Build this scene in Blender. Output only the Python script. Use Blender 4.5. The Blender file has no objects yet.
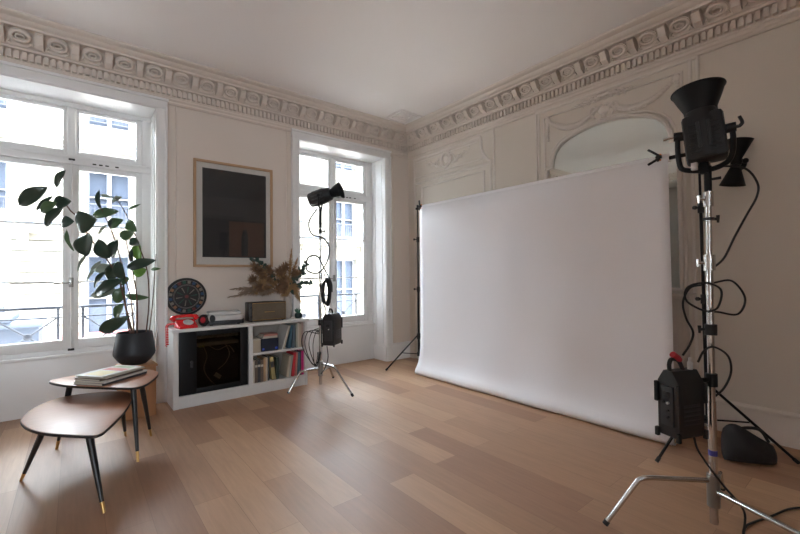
import bpy, bmesh, math, random
from mathutils import Vector, Matrix, Euler
random.seed(7)
PI = math.pi
C = bpy.context.scene.collection
sc = bpy.context.scene

# ---------------------------------------------------------------- materials
def mat(name, col, rough=0.5, metal=0.0, var=0.0, scale=8.0, bump=0.0, spec=0.5, coat=0.0, trans=0.0, var_col=None):
    m = bpy.data.materials.new(name); m.use_nodes = True
    nt = m.node_tree; b = nt.nodes['Principled BSDF']
    b.inputs['Base Color'].default_value = (*col, 1)
    b.inputs['Roughness'].default_value = rough
    b.inputs['Metallic'].default_value = metal
    b.inputs['Specular IOR Level'].default_value = spec
    b.inputs['Coat Weight'].default_value = coat
    b.inputs['Transmission Weight'].default_value = trans
    if var or bump:
        tc = nt.nodes.new('ShaderNodeTexCoord'); n = nt.nodes.new('ShaderNodeTexNoise')
        n.inputs['Scale'].default_value = scale; n.inputs['Detail'].default_value = 4
        nt.links.new(tc.outputs['Object'], n.inputs['Vector'])
        if var:
            mx = nt.nodes.new('ShaderNodeMix'); mx.data_type = 'RGBA'
            c2 = var_col or tuple(c * (1 - var) for c in col)
            mx.inputs['A'].default_value = (*col, 1); mx.inputs['B'].default_value = (*c2, 1)
            nt.links.new(n.outputs['Fac'], mx.inputs['Factor'])
            nt.links.new(mx.outputs['Result'], b.inputs['Base Color'])
        if bump:
            bp = nt.nodes.new('ShaderNodeBump'); bp.inputs['Strength'].default_value = bump
            bp.inputs['Distance'].default_value = 0.01
            nt.links.new(n.outputs['Fac'], bp.inputs['Height'])
            nt.links.new(bp.outputs['Normal'], b.inputs['Normal'])
    return m

def floor_material():
    m = bpy.data.materials.new('oak_plank_floor'); m.use_nodes = True
    nt = m.node_tree; N = nt.nodes.new; L = nt.links.new
    b = nt.nodes['Principled BSDF']
    tc = N('ShaderNodeTexCoord'); mp = N('ShaderNodeMapping')
    mp.inputs['Rotation'].default_value = (0, 0, PI / 2)
    L(tc.outputs['Object'], mp.inputs['Vector'])
    br = N('ShaderNodeTexBrick'); br.offset = 0.37; br.offset_frequency = 2
    br.inputs['Color1'].default_value = (0, 0, 0, 1); br.inputs['Color2'].default_value = (1, 1, 1, 1)
    br.inputs['Mortar'].default_value = (0.5, 0.5, 0.5, 1)
    br.inputs['Scale'].default_value = 1; br.inputs['Mortar Size'].default_value = 0.0012
    br.inputs['Mortar Smooth'].default_value = 0.3; br.inputs['Bias'].default_value = 0
    br.inputs['Brick Width'].default_value = 1.35; br.inputs['Row Height'].default_value = 0.19
    L(mp.outputs['Vector'], br.inputs['Vector'])
    ramp = N('ShaderNodeValToRGB')
    e = ramp.color_ramp.elements
    e[0].position = 0; e[0].color = (0.31, 0.165, 0.098, 1)
    e[1].position = 1; e[1].color = (0.48, 0.295, 0.175, 1)
    e2 = e.new(0.35); e2.color = (0.385, 0.22, 0.128, 1)
    e3 = e.new(0.7); e3.color = (0.435, 0.255, 0.15, 1)
    L(br.outputs['Color'], ramp.inputs['Fac'])
    mp2 = N('ShaderNodeMapping'); mp2.inputs['Scale'].default_value = (22, 1.6, 1)
    L(tc.outputs['Object'], mp2.inputs['Vector'])
    ns = N('ShaderNodeTexNoise'); ns.inputs['Scale'].default_value = 2.2; ns.inputs['Detail'].default_value = 6
    ns.inputs['Distortion'].default_value = 0.6
    L(mp2.outputs['Vector'], ns.inputs['Vector'])
    ns2 = N('ShaderNodeTexNoise'); ns2.inputs['Scale'].default_value = 1.3; ns2.inputs['Detail'].default_value = 3
    L(tc.outputs['Object'], ns2.inputs['Vector'])
    mr = N('ShaderNodeMapRange'); mr.inputs['To Min'].default_value = 0.78; mr.inputs['To Max'].default_value = 1.18
    L(ns.outputs['Fac'], mr.inputs['Value'])
    mr2 = N('ShaderNodeMapRange'); mr2.inputs['To Min'].default_value = 0.85; mr2.inputs['To Max'].default_value = 1.15
    L(ns2.outputs['Fac'], mr2.inputs['Value'])
    ml = N('ShaderNodeMath'); ml.operation = 'MULTIPLY'
    L(mr.outputs['Result'], ml.inputs[0]); L(mr2.outputs['Result'], ml.inputs[1])
    vm = N('ShaderNodeVectorMath'); vm.operation = 'SCALE'
    L(ramp.outputs['Color'], vm.inputs[0]); L(ml.outputs['Value'], vm.inputs['Scale'])
    mo = N('ShaderNodeMix'); mo.data_type = 'RGBA'
    mo.inputs['B'].default_value = (0.22, 0.11, 0.06, 1)
    L(br.outputs['Fac'], mo.inputs['Factor']); L(vm.outputs['Vector'], mo.inputs['A'])
    L(mo.outputs['Result'], b.inputs['Base Color'])
    rr = N('ShaderNodeMapRange'); rr.inputs['To Min'].default_value = 0.40; rr.inputs['To Max'].default_value = 0.56
    L(ns2.outputs['Fac'], rr.inputs['Value']); L(rr.outputs['Result'], b.inputs['Roughness'])
    bp = N('ShaderNodeBump'); bp.inputs['Strength'].default_value = 0.25; bp.inputs['Distance'].default_value = 0.003
    L(ns.outputs['Fac'], bp.inputs['Height']); L(bp.outputs['Normal'], b.inputs['Normal'])
    b.inputs['Specular IOR Level'].default_value = 0.62
    return m

def glass_material(name, tint, refl):
    m = bpy.data.materials.new(name); m.use_nodes = True
    nt = m.node_tree; nt.nodes.clear(); N = nt.nodes.new
    o = N('ShaderNodeOutputMaterial'); mx = N('ShaderNodeMixShader'); t = N('ShaderNodeBsdfTransparent')
    g = N('ShaderNodeBsdfGlossy'); f = N('ShaderNodeFresnel'); mu = N('ShaderNodeMath'); mu.operation = 'MULTIPLY'
    f.inputs['IOR'].default_value = 1.45; mu.inputs[1].default_value = refl
    t.inputs['Color'].default_value = (*tint, 1); g.inputs['Roughness'].default_value = 0.02
    g.inputs['Color'].default_value = (1, 1, 1, 1)
    nt.links.new(f.outputs['Fac'], mu.inputs[0]); nt.links.new(mu.outputs['Value'], mx.inputs['Fac'])
    nt.links.new(t.outputs['BSDF'], mx.inputs[1]); nt.links.new(g.outputs['BSDF'], mx.inputs[2])
    nt.links.new(mx.outputs['Shader'], o.inputs['Surface'])
    return m

def wood_material(name, c1, c2, scale=(2, 30, 30), rough=0.45):
    m = bpy.data.materials.new(name); m.use_nodes = True
    nt = m.node_tree; N = nt.nodes.new; L = nt.links.new; b = nt.nodes['Principled BSDF']
    tc = N('ShaderNodeTexCoord'); mp = N('ShaderNodeMapping'); mp.inputs['Scale'].default_value = scale
    ns = N('ShaderNodeTexNoise'); ns.inputs['Scale'].default_value = 1.5; ns.inputs['Detail'].default_value = 5
    L(tc.outputs['Object'], mp.inputs['Vector']); L(mp.outputs['Vector'], ns.inputs['Vector'])
    mx = N('ShaderNodeMix'); mx.data_type = 'RGBA'
    mx.inputs['A'].default_value = (*c1, 1); mx.inputs['B'].default_value = (*c2, 1)
    L(ns.outputs['Fac'], mx.inputs['Factor']); L(mx.outputs['Result'], b.inputs['Base Color'])
    b.inputs['Roughness'].default_value = rough
    return m

M = {}
M['wall'] = mat('warm_white_wall_paint', (0.70, 0.615, 0.545), 0.75, var=0.04, scale=1.5, bump=0.03)
M['wall_east'] = mat('ivory_panelling_paint', (0.70, 0.635, 0.56), 0.7, var=0.04, scale=1.5, bump=0.03)
M['moulding'] = mat('ivory_moulding_paint', (0.76, 0.70, 0.64), 0.55, var=0.05, scale=6)
M['cornice'] = mat('cornice_plaster', (0.72, 0.64, 0.57), 0.6, var=0.06, scale=6)
M['ceiling'] = mat('ceiling_paint', (0.86, 0.82, 0.80), 0.85, var=0.03, scale=1.0)
M['backroom'] = mat('taupe_wall_paint', (0.42, 0.34, 0.28), 0.8, var=0.05, scale=1.0)
M['white_wood'] = mat('white_gloss_woodwork', (0.80, 0.79, 0.78), 0.35, var=0.03, scale=5)
M['floor'] = floor_material()
M['pane'] = glass_material('window_glass', (0.97, 0.98, 0.98), 0.9)
M['dark_pane'] = glass_material('smoked_glass', (0.5, 0.47, 0.42), 0.5)
M['picture_pane'] = glass_material('picture_glass', (0.98, 0.98, 0.98), 0.6)
M['mirror'] = mat('old_mirror_silver', (0.74, 0.78, 0.74), 0.03, 1.0, var=0.03, scale=3)
M['iron'] = mat('painted_grey_iron', (0.022, 0.025, 0.036), 0.6, 0.0, var=0.1)
M['brass_dark'] = mat('aged_dark_metal', (0.05, 0.045, 0.04), 0.4, 0.8, var=0.1)
M['black_plastic'] = mat('black_plastic', (0.009, 0.009, 0.010), 0.5, var=0.2, scale=20)
M['black_metal'] = mat('black_powder_coated_metal', (0.010, 0.010, 0.011), 0.48, 0.3, var=0.2, scale=20)
M['grey_plastic'] = mat('dark_grey_plastic', (0.028, 0.028, 0.032), 0.45, var=0.15, scale=15)
M['black_metal'].node_tree.nodes['Principled BSDF'].inputs['Specular IOR Level'].default_value = 0.3
M['rubber'] = mat('black_rubber', (0.009, 0.009, 0.009), 0.6, var=0.2)
M['chrome'] = mat('chromed_steel', (0.62, 0.61, 0.60), 0.18, 1.0, var=0.08, scale=12)
M['steel'] = mat('brushed_grey_steel', (0.35, 0.34, 0.32), 0.35, 1.0, var=0.1)
M['red'] = mat('glossy_red_plastic', (0.72, 0.015, 0.02), 0.25, var=0.05, coat=0.4)
M['red_dull'] = mat('red_cable_plug', (0.45, 0.02, 0.03), 0.4, var=0.05)
M['paper'] = mat('white_background_paper', (0.88, 0.87, 0.90), 0.85, var=0.02, scale=2.5, bump=0.05)
M['cardboard'] = mat('cardboard_core', (0.45, 0.32, 0.2), 0.8, var=0.1)
M['orange'] = mat('orange_clamp_pad', (0.75, 0.22, 0.05), 0.5, var=0.05)
M['table_top'] = wood_material('walnut_table_top', (0.42, 0.20, 0.11), (0.30, 0.135, 0.075), (4, 40, 4), 0.38)
M['table_edge'] = mat('black_table_lacquer', (0.015, 0.013, 0.013), 0.35, var=0.1)
M['brass'] = mat('brass_foot', (0.62, 0.38, 0.14), 0.3, 0.9, var=0.08)
M['oak'] = wood_material('pale_oak_frame', (0.52, 0.33, 0.19), (0.42, 0.25, 0.13), (20, 20, 3), 0.5)
M['pine'] = wood_material('pine_crate_wood', (0.55, 0.30, 0.15), (0.42, 0.21, 0.10), (25, 25, 3), 0.5)
M['mount'] = mat('picture_mount_card', (0.62, 0.58, 0.53), 0.8, var=0.03)
M['art_black'] = mat('print_black_ink', (0.022, 0.021, 0.021), 0.6, var=0.3, scale=2)
M['art_dark'] = mat('print_charcoal_ink', (0.035, 0.033, 0.032), 0.6, var=0.1, scale=2)
M['reflect_brown'] = mat('painted_reflection_brown', (0.085, 0.042, 0.026), 0.6, var=0.3, scale=4)  # brown tone of the reflection painted onto the picture
M['cab_white'] = mat('cabinet_white_laminate', (0.66, 0.64, 0.62), 0.4, var=0.04, scale=5)
M['cab_in'] = mat('cabinet_back_board', (0.42, 0.37, 0.32), 0.6, var=0.05)
M['pot'] = mat('matte_black_ceramic', (0.016, 0.018, 0.023), 0.5, var=0.15, scale=10, bump=0.05)
M['soil'] = mat('potting_soil', (0.05, 0.03, 0.02), 0.95, var=0.4, scale=40, bump=0.6)
M['stem'] = mat('brown_plant_stem', (0.13, 0.06, 0.04), 0.6, var=0.3, scale=20)
M['leaf_dark'] = mat('dark_rubber_leaf', (0.022, 0.05, 0.032), 0.28, var=0.3, scale=9, coat=0.3)
M['leaf_mid'] = mat('mid_green_leaf', (0.07, 0.14, 0.055), 0.35, var=0.25, scale=9, coat=0.2)
M['leaf_bright'] = mat('bright_green_leaf', (0.17, 0.36, 0.05), 0.4, var=0.2, scale=9, trans=0.0)
M['leaf_pale'] = mat('pale_grey_green_leaf', (0.28, 0.34, 0.28), 0.4, var=0.15, scale=9)
M['eucalyptus'] = mat('blue_green_eucalyptus', (0.055, 0.10, 0.08), 0.5, var=0.3, scale=20)
M['pampas'] = mat('beige_pampas_plume', (0.34, 0.25, 0.18), 0.9, var=0.25, scale=30)
M['dried'] = mat('bronze_dried_flower', (0.28, 0.165, 0.095), 0.9, var=0.4, scale=30)
M['ochre'] = mat('ochre_dried_grass', (0.46, 0.29, 0.14), 0.9, var=0.3, scale=30)
M['vase'] = mat('beige_stoneware_vase', (0.50, 0.44, 0.38), 0.5, var=0.1, scale=12)
M['silver'] = mat('silver_grey_plastic', (0.58, 0.57, 0.56), 0.45, 0.0, var=0.06)
M['radio_cloth'] = mat('brown_speaker_cloth', (0.16, 0.12, 0.075), 0.8, var=0.35, scale=60)
M['radio_wood'] = mat('dark_radio_case', (0.045, 0.032, 0.025), 0.4, var=0.2)
M['page'] = mat('book_page_paper', (0.62, 0.58, 0.50), 0.8, var=0.08, scale=30)
M['sand'] = mat('black_sandbag_nylon', (0.014, 0.014, 0.017), 0.62, var=0.3, scale=12, bump=0.5)
M['blue_led'] = mat('blue_indicator', (0.05, 0.1, 0.6), 0.4, var=0.05)
M['blue_tape'] = mat('blue_violet_tape', (0.08, 0.07, 0.35), 0.5, var=0.1)
M['facade'] = mat('cream_limestone', (0.17, 0.155, 0.128), 0.85, var=0.06, scale=0.6)
M['facade_ledge'] = mat('pale_ledge_stone', (0.20, 0.18, 0.145), 0.85, var=0.06)
M['joint'] = mat('dark_mortar_joint', (0.02, 0.018, 0.016), 0.9, var=0.1)  # dark joint lines, so the stone courses show
M['facade_in'] = mat('facade_window_dark', (0.045, 0.055, 0.078), 0.7, var=0.15, scale=3, spec=0.2)
M['facade_sash'] = mat('facade_sash_white', (0.25, 0.25, 0.26), 0.5, var=0.03)
M['zinc'] = mat('blue_grey_zinc', (0.035, 0.045, 0.065), 0.7, 0.0, var=0.1, scale=2)
M['canopy'] = mat('slate_blue_canopy', (0.022, 0.030, 0.048), 0.6, var=0.1, scale=2)
M['awning'] = mat('dusty_red_awning', (0.08, 0.018, 0.02), 0.8, var=0.1, scale=3)
M['street'] = mat('street_asphalt', (0.38, 0.38, 0.38), 0.9, var=0.2, scale=3)
M['marble'] = mat('grey_mantel_marble', (0.60, 0.52, 0.46), 0.35, var=0.15, scale=4)
M['hearth'] = mat('firebox_soot', (0.03, 0.027, 0.025), 0.9, var=0.3)
M['glowgreen'] = mat('yellow_green_indicator', (0.5, 0.55, 0.05), 0.4, var=0.1)
def cm(name, col, rough=0.55):
    if name not in M: M[name] = mat(name, col, rough, var=0.12, scale=14)
    return M[name]

# ---------------------------------------------------------------- mesh building
class MB:
    def __init__(s): s.bm = bmesh.new(); s.T = Matrix()
    def v(s, p): return s.bm.verts.new(s.T @ Vector(p))
    def box(s, x0, x1, y0, y1, z0, z1, bev=0.0, R=None):
        tmp = bmesh.new()
        vs = [tmp.verts.new((x, y, z)) for x in (x0, x1) for y in (y0, y1) for z in (z0, z1)]
        for f in ((0,1,3,2),(4,6,7,5),(0,4,5,1),(2,3,7,6),(0,2,6,4),(1,5,7,3)): tmp.faces.new([vs[i] for i in f])
        bmesh.ops.recalc_face_normals(tmp, faces=tmp.faces)
        if bev: bmesh.ops.bevel(tmp, geom=list(tmp.edges), offset=bev, segments=2, affect='EDGES', profile=0.5)
        mat4 = s.T if R is None else s.T @ R
        s._merge(tmp, mat4); return s
    def _merge(s, tmp, T):
        mp = {}
        for v in tmp.verts: mp[v] = s.bm.verts.new(T @ v.co)
        for f in tmp.faces:
            try: s.bm.faces.new([mp[v] for v in f.verts])
            except ValueError: pass
        tmp.free()
    def tube(s, pts, r, seg=8, caps=True, flat=None):
        pts = [Vector(p) for p in pts]; n = len(pts)
        rs = r if isinstance(r, (list, tuple)) else [r] * n
        rings = []; up = None
        for i, p in enumerate(pts):
            t = (pts[min(i+1, n-1)] - pts[max(i-1, 0)]).normalized()
            if up is None:
                a = Vector((0,0,1)) if abs(t.z) < 0.9 else Vector((1,0,0))
                up = (a - t * a.dot(t)).normalized()
            else: 
                up = up - t * up.dot(t)
                up = up.normalized() if up.length > 1e-6 else t.orthogonal().normalized()
            w = t.cross(up)
            fx = 1.0 if flat is None else flat
            rings.append([s.v(p + (up * math.cos(2*PI*k/seg) * fx + w * math.sin(2*PI*k/seg)) * rs[i]) for k in range(seg)])
        for a, b in zip(rings, rings[1:]):
            for k in range(seg): s.bm.faces.new((a[k], a[(k+1) % seg], b[(k+1) % seg], b[k]))
        if caps:
            s.bm.faces.new(list(reversed(rings[0]))); s.bm.faces.new(rings[-1])
        return s
    def loop(s, pts, r, seg=6):
        pts = [Vector(p) for p in pts]; n = len(pts); rings = []
        nrm = Vector((0,0,0))
        for i in range(n): nrm += pts[i].cross(pts[(i+1) % n])
        nrm.normalize()
        for i in range(n):
            t = (pts[(i+1) % n] - pts[i-1]).normalized(); w = t.cross(nrm).normalized()
            rings.append([s.v(pts[i] + (nrm * math.cos(2*PI*k/seg) + w * math.sin(2*PI*k/seg)) * r) for k in range(seg)])
        for i in range(n):
            a, b = rings[i], rings[(i+1) % n]
            for k in range(seg): s.bm.faces.new((a[k], a[(k+1) % seg], b[(k+1) % seg], b[k]))
        return s
    def lathe(s, prof, R=None, seg=32, cap0=True, cap1=True):
        T0 = s.T
        if R is not None: s.T = s.T @ R
        rings = [[s.v((r * math.cos(2*PI*k/seg), r * math.sin(2*PI*k/seg), z)) for k in range(seg)] for r, z in prof]
        for a, b in zip(rings, rings[1:]):
            for k in range(seg): s.bm.faces.new((a[k], a[(k+1) % seg], b[(k+1) % seg], b[k]))
        if cap0: s.bm.faces.new(list(reversed(rings[0])))
        if cap1: s.bm.faces.new(rings[-1])
        s.T = T0; return s
    def cyl(s, p, q, r, seg=20, r2=None):
        return s.tube([p, q], [r, r if r2 is None else r2], seg)
    def ball(s, c, r, seg=10, rings=6, sc3=(1,1,1), R=None):
        c = Vector(c)
        Rm = R.to_3x3() if R is not None else Matrix.Identity(3)
        rr = []
        top = s.v(c + Rm @ Vector((0,0,r*sc3[2]))); bot = s.v(c - Rm @ Vector((0,0,r*sc3[2])))
        for i in range(1, rings):
            a = PI * i / rings
            rr.append([s.v(c + Rm @ Vector((r*sc3[0]*math.sin(a)*math.cos(2*PI*k/seg), r*sc3[1]*math.sin(a)*math.sin(2*PI*k/seg), r*sc3[2]*math.cos(a)))) for k in range(seg)])
        for k in range(seg): s.bm.faces.new((top, rr[0][k], rr[0][(k+1) % seg])); s.bm.faces.new((bot, rr[-1][(k+1) % seg], rr[-1][k]))
        for a, b in zip(rr, rr[1:]):
            for k in range(seg): s.bm.faces.new((a[k], b[k], b[(k+1) % seg], a[(k+1) % seg]))
        return s
    def prism(s, poly, z0, z1, R=None, bev=0.0):
        tmp = bmesh.new()
        a = [tmp.verts.new((x, y, z0)) for x, y in poly]; b = [tmp.verts.new((x, y, z1)) for x, y in poly]
        n = len(poly)
        f0 = tmp.faces.new(list(reversed(a))); f1 = tmp.faces.new(b)
        for k in range(n): tmp.faces.new((a[k], a[(k+1) % n], b[(k+1) % n], b[k]))
        bmesh.ops.recalc_face_normals(tmp, faces=tmp.faces)
        if bev: bmesh.ops.bevel(tmp, geom=[e for e in tmp.edges if f0 in e.link_faces or f1 in e.link_faces], offset=bev, segments=2, affect='EDGES', profile=0.5)
        s._merge(tmp, s.T if R is None else s.T @ R); return s
    def quad(s, *ps): s.bm.faces.new([s.v(p) for p in ps]); return s
    def build(s, name, m, parent=None, kind=None, smooth=True, angle=38):
        bm = s.bm
        bmesh.ops.recalc_face_normals(bm, faces=bm.faces)
        bm.normal_update()
        if smooth:
            lim = math.radians(angle)
            for f in bm.faces: f.smooth = True
            for e in bm.edges:
                if len(e.link_faces) == 2 and e.calc_face_angle(0) > lim: e.smooth = False
        off = Vector((0,0,0)); p = parent
        while p is not None: off += p.location; p = p.parent
        if off.length: bmesh.ops.translate(bm, verts=bm.verts, vec=-off)
        me = bpy.data.meshes.new(name); bm.to_mesh(me); bm.free()
        me.materials.append(m)
        o = bpy.data.objects.new(name, me); C.objects.link(o)
        if parent is not None: o.parent = parent
        if kind: o['kind'] = kind
        return o

def thing(name, label, cat, loc, group=None):
    o = bpy.data.objects.new(name, None); C.objects.link(o); o.location = loc
    o.empty_display_size = 0.1
    o['label'] = label; o['category'] = cat
    if group: o['group'] = group
    return o
def tag(o, label, cat, group=None):
    o['label'] = label; o['category'] = cat
    if group: o['group'] = group
    return o
def recenter(o, base):
    o.data.transform(Matrix.Translation(-Vector(base))); o.location = base
    return o
def struct(mb, name, m, **k): return mb.build(name, m, None, 'structure', **k)
def smooth_pts(ctrl, n=10, closed=False):
    P = [Vector(p) for p in ctrl]; out = []; N = len(P)
    rng = range(N) if closed else range(N-1)
    for i in rng:
        p0 = P[(i-1) % N] if (closed or i > 0) else P[i]*2 - P[i+1]
        p1 = P[i]; p2 = P[(i+1) % N]
        p3 = P[(i+2) % N] if (closed or i < N-2) else P[i+1]*2 - P[i]
        for k in range(n):
            t = k / n
            out.append(0.5 * ((2*p1) + (-p0+p2)*t + (2*p0-5*p1+4*p2-p3)*t*t + (-p0+3*p1-3*p2+p3)*t**3))
    if not closed: out.append(P[-1])
    return out
def axis_matrix(origin, z, x=None):
    z = Vector(z).normalized()
    x = Vector(x) if x is not None else z.orthogonal()
    x = (x - z * x.dot(z)).normalized(); y = z.cross(x)
    m = Matrix((x, y, z)).transposed().to_4x4(); m.translation = Vector(origin)
    return m

# ---------------------------------------------------------------- camera (a wide 18 mm lens at 1.24 m height)
CAM = Vector((-3.92788934, -4.62038917, 1.24))
yaw, pitch, roll = 0.889628723, 0.0179855995, -0.0103404770
F = 402.450776
fw = Vector((math.cos(yaw)*math.cos(pitch), math.sin(yaw)*math.cos(pitch), math.sin(pitch)))
rt0 = Vector((math.sin(yaw), -math.cos(yaw), 0)); up0 = rt0.cross(fw)
rt = rt0*math.cos(roll) + up0*math.sin(roll); up = -rt0*math.sin(roll) + up0*math.cos(roll)
cam = bpy.data.cameras.new('camera'); camo = bpy.data.objects.new('camera', cam); C.objects.link(camo)
mw = Matrix((rt, up, -fw)).transposed().to_4x4(); mw.translation = CAM
camo.matrix_world = mw
cam.sensor_width = 36; cam.lens = 36 * F / 800; cam.clip_start = 0.05
sc.camera = camo

# ---------------------------------------------------------------- room shell
XW, YS, ZC = -6.3, -7.6, 3.33
struct(MB().box(XW-0.3, 0.3, YS-0.3, 0.40, -0.12, 0), 'floor', M['floor'])
struct(MB().box(XW-0.3, 0.3, YS-0.3, 0.42, ZC, ZC+0.2), 'ceiling', M['ceiling'])
struct(MB().box(-14, 10, YS-0.3, 0.42, ZC+0.2, 12.0).box(-14, XW-0.3, YS-0.3, 0.42, -3.6, ZC+0.2).box(0.3, 10, YS-0.3, 0.42, -3.6, ZC+0.2), 'wall_upper', M['facade'], smooth=False)  # unseen bulk of this building, added to keep skylight off the facade opposite
OPEN = [(-4.61, -3.288), (-1.79, -0.455)]; OZ = 2.92; SILL = 0.50
w = MB()
xs = [XW-0.3, OPEN[0][0], OPEN[0][1], OPEN[1][0], OPEN[1][1], 0.3]
for a, b in ((0,1),(2,3),(4,5)): w.box(xs[a], xs[b], 0, 0.42, 0, ZC)
for a, b in OPEN:
    w.box(a, b, 0, 0.42, OZ, ZC)
    w.box(a, b, 0.29, 0.42, 0, SILL)
struct(w, 'wall_north', M['wall'], smooth=False)
struct(MB().box(0, 0.3, YS, 0, 0, ZC), 'wall_east', M['wall_east'], smooth=False)
struct(MB().box(XW-0.3, XW, YS, 0, 0, ZC), 'wall_west', M['wall'], smooth=False)
SOUTH_FILL = [(-5.9, -5.1)]  # opening for the added fill window, out of view
w = MB(); xs = [XW] + [v for p in SOUTH_FILL for v in p] + [0]
for i in range(0, len(xs), 2): w.box(xs[i], xs[i+1], YS-0.3, YS, 0, ZC)
for a, b in SOUTH_FILL: w.box(a, b, YS-0.3, YS, 2.95, ZC); w.box(a, b, YS-0.3, YS, 0, 0.5)
struct(w, 'wall_south', M['backroom'], smooth=False)
for i, (a, b) in enumerate(SOUTH_FILL):      # unseen window added behind the camera to fill the room with light
    y0, y1 = YS-0.2, YS-0.14
    m = MB()
    for xa in (a, (a+b)/2-0.04, b-0.08): m.box(xa, xa+0.08, y0, y1, 0.5, 2.95, 0.003)
    for z in (0.5, 2.2, 2.87): m.box(a, b, y0, y1, z, z+0.08, 0.003)
    f_ = struct(m, 'window_%d' % (i+3), M['white_wood'])
    MB().box(a+0.01, b-0.01, y0+0.028, y0+0.032, 0.51, 2.94).build('pane', M['pane'], f_)

# cornice: profile (distance from wall, height)
PROF = [(0,2.985),(0.02,2.985),(0.032,3.0),(0.032,3.015),(0.045,3.03),(0.045,3.045),(0.05,3.05),(0.05,3.125),(0.095,3.13),(0.10,3.145),
        (0.115,3.15),(0.122,3.168),(0.124,3.205),(0.138,3.24),(0.168,3.258),(0.225,3.258),(0.23,3.275),(0.25,3.28),(0.27,3.295),(0.275,3.305),(0.315,3.308),(0.33,3.318),(0.335,3.33)]
def cornice(name, place, L0, L1, orn=True):
    """place(s, d, z) -> point; s runs along the wall from L0 to L1 (mitred at both ends)"""
    mb = MB()
    a = [mb.v(place(L0 + d, d, z)) for d, z in PROF]; b = [mb.v(place(L1 - d, d, z)) for d, z in PROF]
    for k in range(len(PROF)-1): mb.bm.faces.new((a[k], a[k+1], b[k+1], b[k]))
    if orn:
        s = L0 + 0.1
        while s < L1 - 0.07:       # dentils
            p = [place(s+ds, d, z) for ds in (0, 0.028) for d in (0.048, 0.088) for z in (3.058, 3.122)]
            vs = [mb.v(q) for q in p]
            for f in ((0,1,3,2),(4,6,7,5),(0,4,5,1),(2,3,7,6),(0,2,6,4),(1,5,7,3)): mb.bm.faces.new([vs[i] for i in f])
            s += 0.046
        A = Vector((0.125, 3.165)); B = Vector((0.215, 3.255)); sl = (B-A).normalized(); nr = Vector((sl.y, -sl.x))
        def on(s_, t, h):
            q = A + sl*t + nr*h; return Vector(place(s_, q.x, q.y))
        s = L0 + 0.28
        while s < L1 - 0.22:
            c = s
            # oval ring with a small egg
            mb.loop([on(c + 0.056*math.cos(q), 0.066 + 0.042*math.sin(q), 0.012) for q in [2*PI*k/16 for k in range(16)]], 0.014, 6)
            mb.loop([on(c + 0.058*math.cos(q), 0.066 + 0.044*math.sin(q), -0.010) for q in [2*PI*k/16 for k in range(16)]], 0.014, 6)
            mb.loop([on(c + 0.028*math.cos(q), 0.060 + 0.018*math.sin(q), 0.006) for q in [2*PI*k/10 for k in range(10)]], 0.009, 5)
            # leaf tongues beside the ring
            for sg in (-1, 1):
                mb.tube([on(c + sg*0.062, 0.03, 0.01), on(c + sg*0.075, 0.012, 0.025), on(c+sg*0.05, 0.0, 0.02)], [0.010, 0.009, 0.004], 5)
            # bracket block between the rings
            d = c + 0.1175
            sv = [(-0.027,0.0),(0.027,0.0)]
            lo = [on(d-0.026,-0.005,-0.02), on(d+0.026,-0.005,-0.02), on(d+0.026,-0.005,0.03), on(d-0.026,-0.005,0.03)]
            hi = [on(d-0.026,0.125,-0.02), on(d+0.026,0.125,-0.02), on(d+0.026,0.12,0.035), on(d-0.026,0.12,0.035)]
            mid = [on(d-0.026,0.045,-0.05), on(d+0.026,0.045,-0.05), on(d+0.026,0.05,0.05), on(d-0.026,0.05,0.05)]
            R_ = [[mb.v(q) for q in ring] for ring in (lo, mid, hi)]
            for u, t in zip(R_, R_[1:]):
                for k in range(4): mb.bm.faces.new((u[k], u[(k+1)%4], t[(k+1)%4], t[k]))
            mb.bm.faces.new(list(reversed(R_[0]))); mb.bm.faces.new(R_[2])
            s += 0.235
    struct(mb, name, M['cornice'], angle=30)
cornice('trim_1', lambda s, d, z: (-s, -d, z), 0, -XW)
cornice('trim_2', lambda s, d, z: (-d, -s, z), 0, -YS)
cornice('trim_3', lambda s, d, z: (XW + d, -s, z), 0, -YS, False)
cornice('trim_4', lambda s, d, z: (-s, YS + d, z), 0, -XW, False)

# small square ornament moulded on the ceiling near the corner
mb = MB()
for k, g in enumerate((0, 0.05)):
    pp = [(-0.70+g,-0.70+g),(-0.36-g,-0.70+g),(-0.36-g,-0.40-g),(-0.70+g,-0.40-g)]
    for i in range(4):
        a, b = pp[i], pp[(i+1)%4]; mb.tube([(a[0],a[1],ZC-0.004),(b[0],b[1],ZC-0.004)], 0.012, 6)
for i in range(7):
    q = 2*PI*i/7; mb.ball((-0.53+0.06*math.cos(q), -0.55+0.045*math.sin(q), ZC-0.005), 0.022, 8, 5, (1,1,0.6))
struct(mb, 'trim_5', M['ceiling'])

# baseboards
def skirting(mb, place, s0, s1, h=0.24):
    prof = [(0,0),(0.032,0),(0.032,0.10),(0.024,0.115),(0.024,h-0.035),(0.034,h-0.03),(0.034,h-0.015),(0.02,h-0.004),(0,h)]
    a = [mb.v(place(s0, d, z)) for d, z in prof]; b = [mb.v(place(s1, d, z)) for d, z in prof]
    for k in range(len(prof)-1): mb.bm.faces.new((a[k], a[k+1], b[k+1], b[k]))
    mb.bm.faces.new(a); mb.bm.faces.new(list(reversed(b)))
mb = MB()
for a, b in ((XW, -4.69), (-3.205, -1.875), (-0.375, 0)): skirting(mb, lambda s, d, z: (s, -d, z), a, b)
struct(mb, 'baseboard_north', M['white_wood'])
mb = MB(); skirting(mb, lambda s, d, z: (-d, s, z), YS, -3.66); skirting(mb, lambda s, d, z: (-d, s, z), -2.16, -1.62)
skirting(mb, lambda s, d, z: (-d, s, z), -0.13, 0)
struct(mb, 'baseboard_east', M['moulding'])

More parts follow.
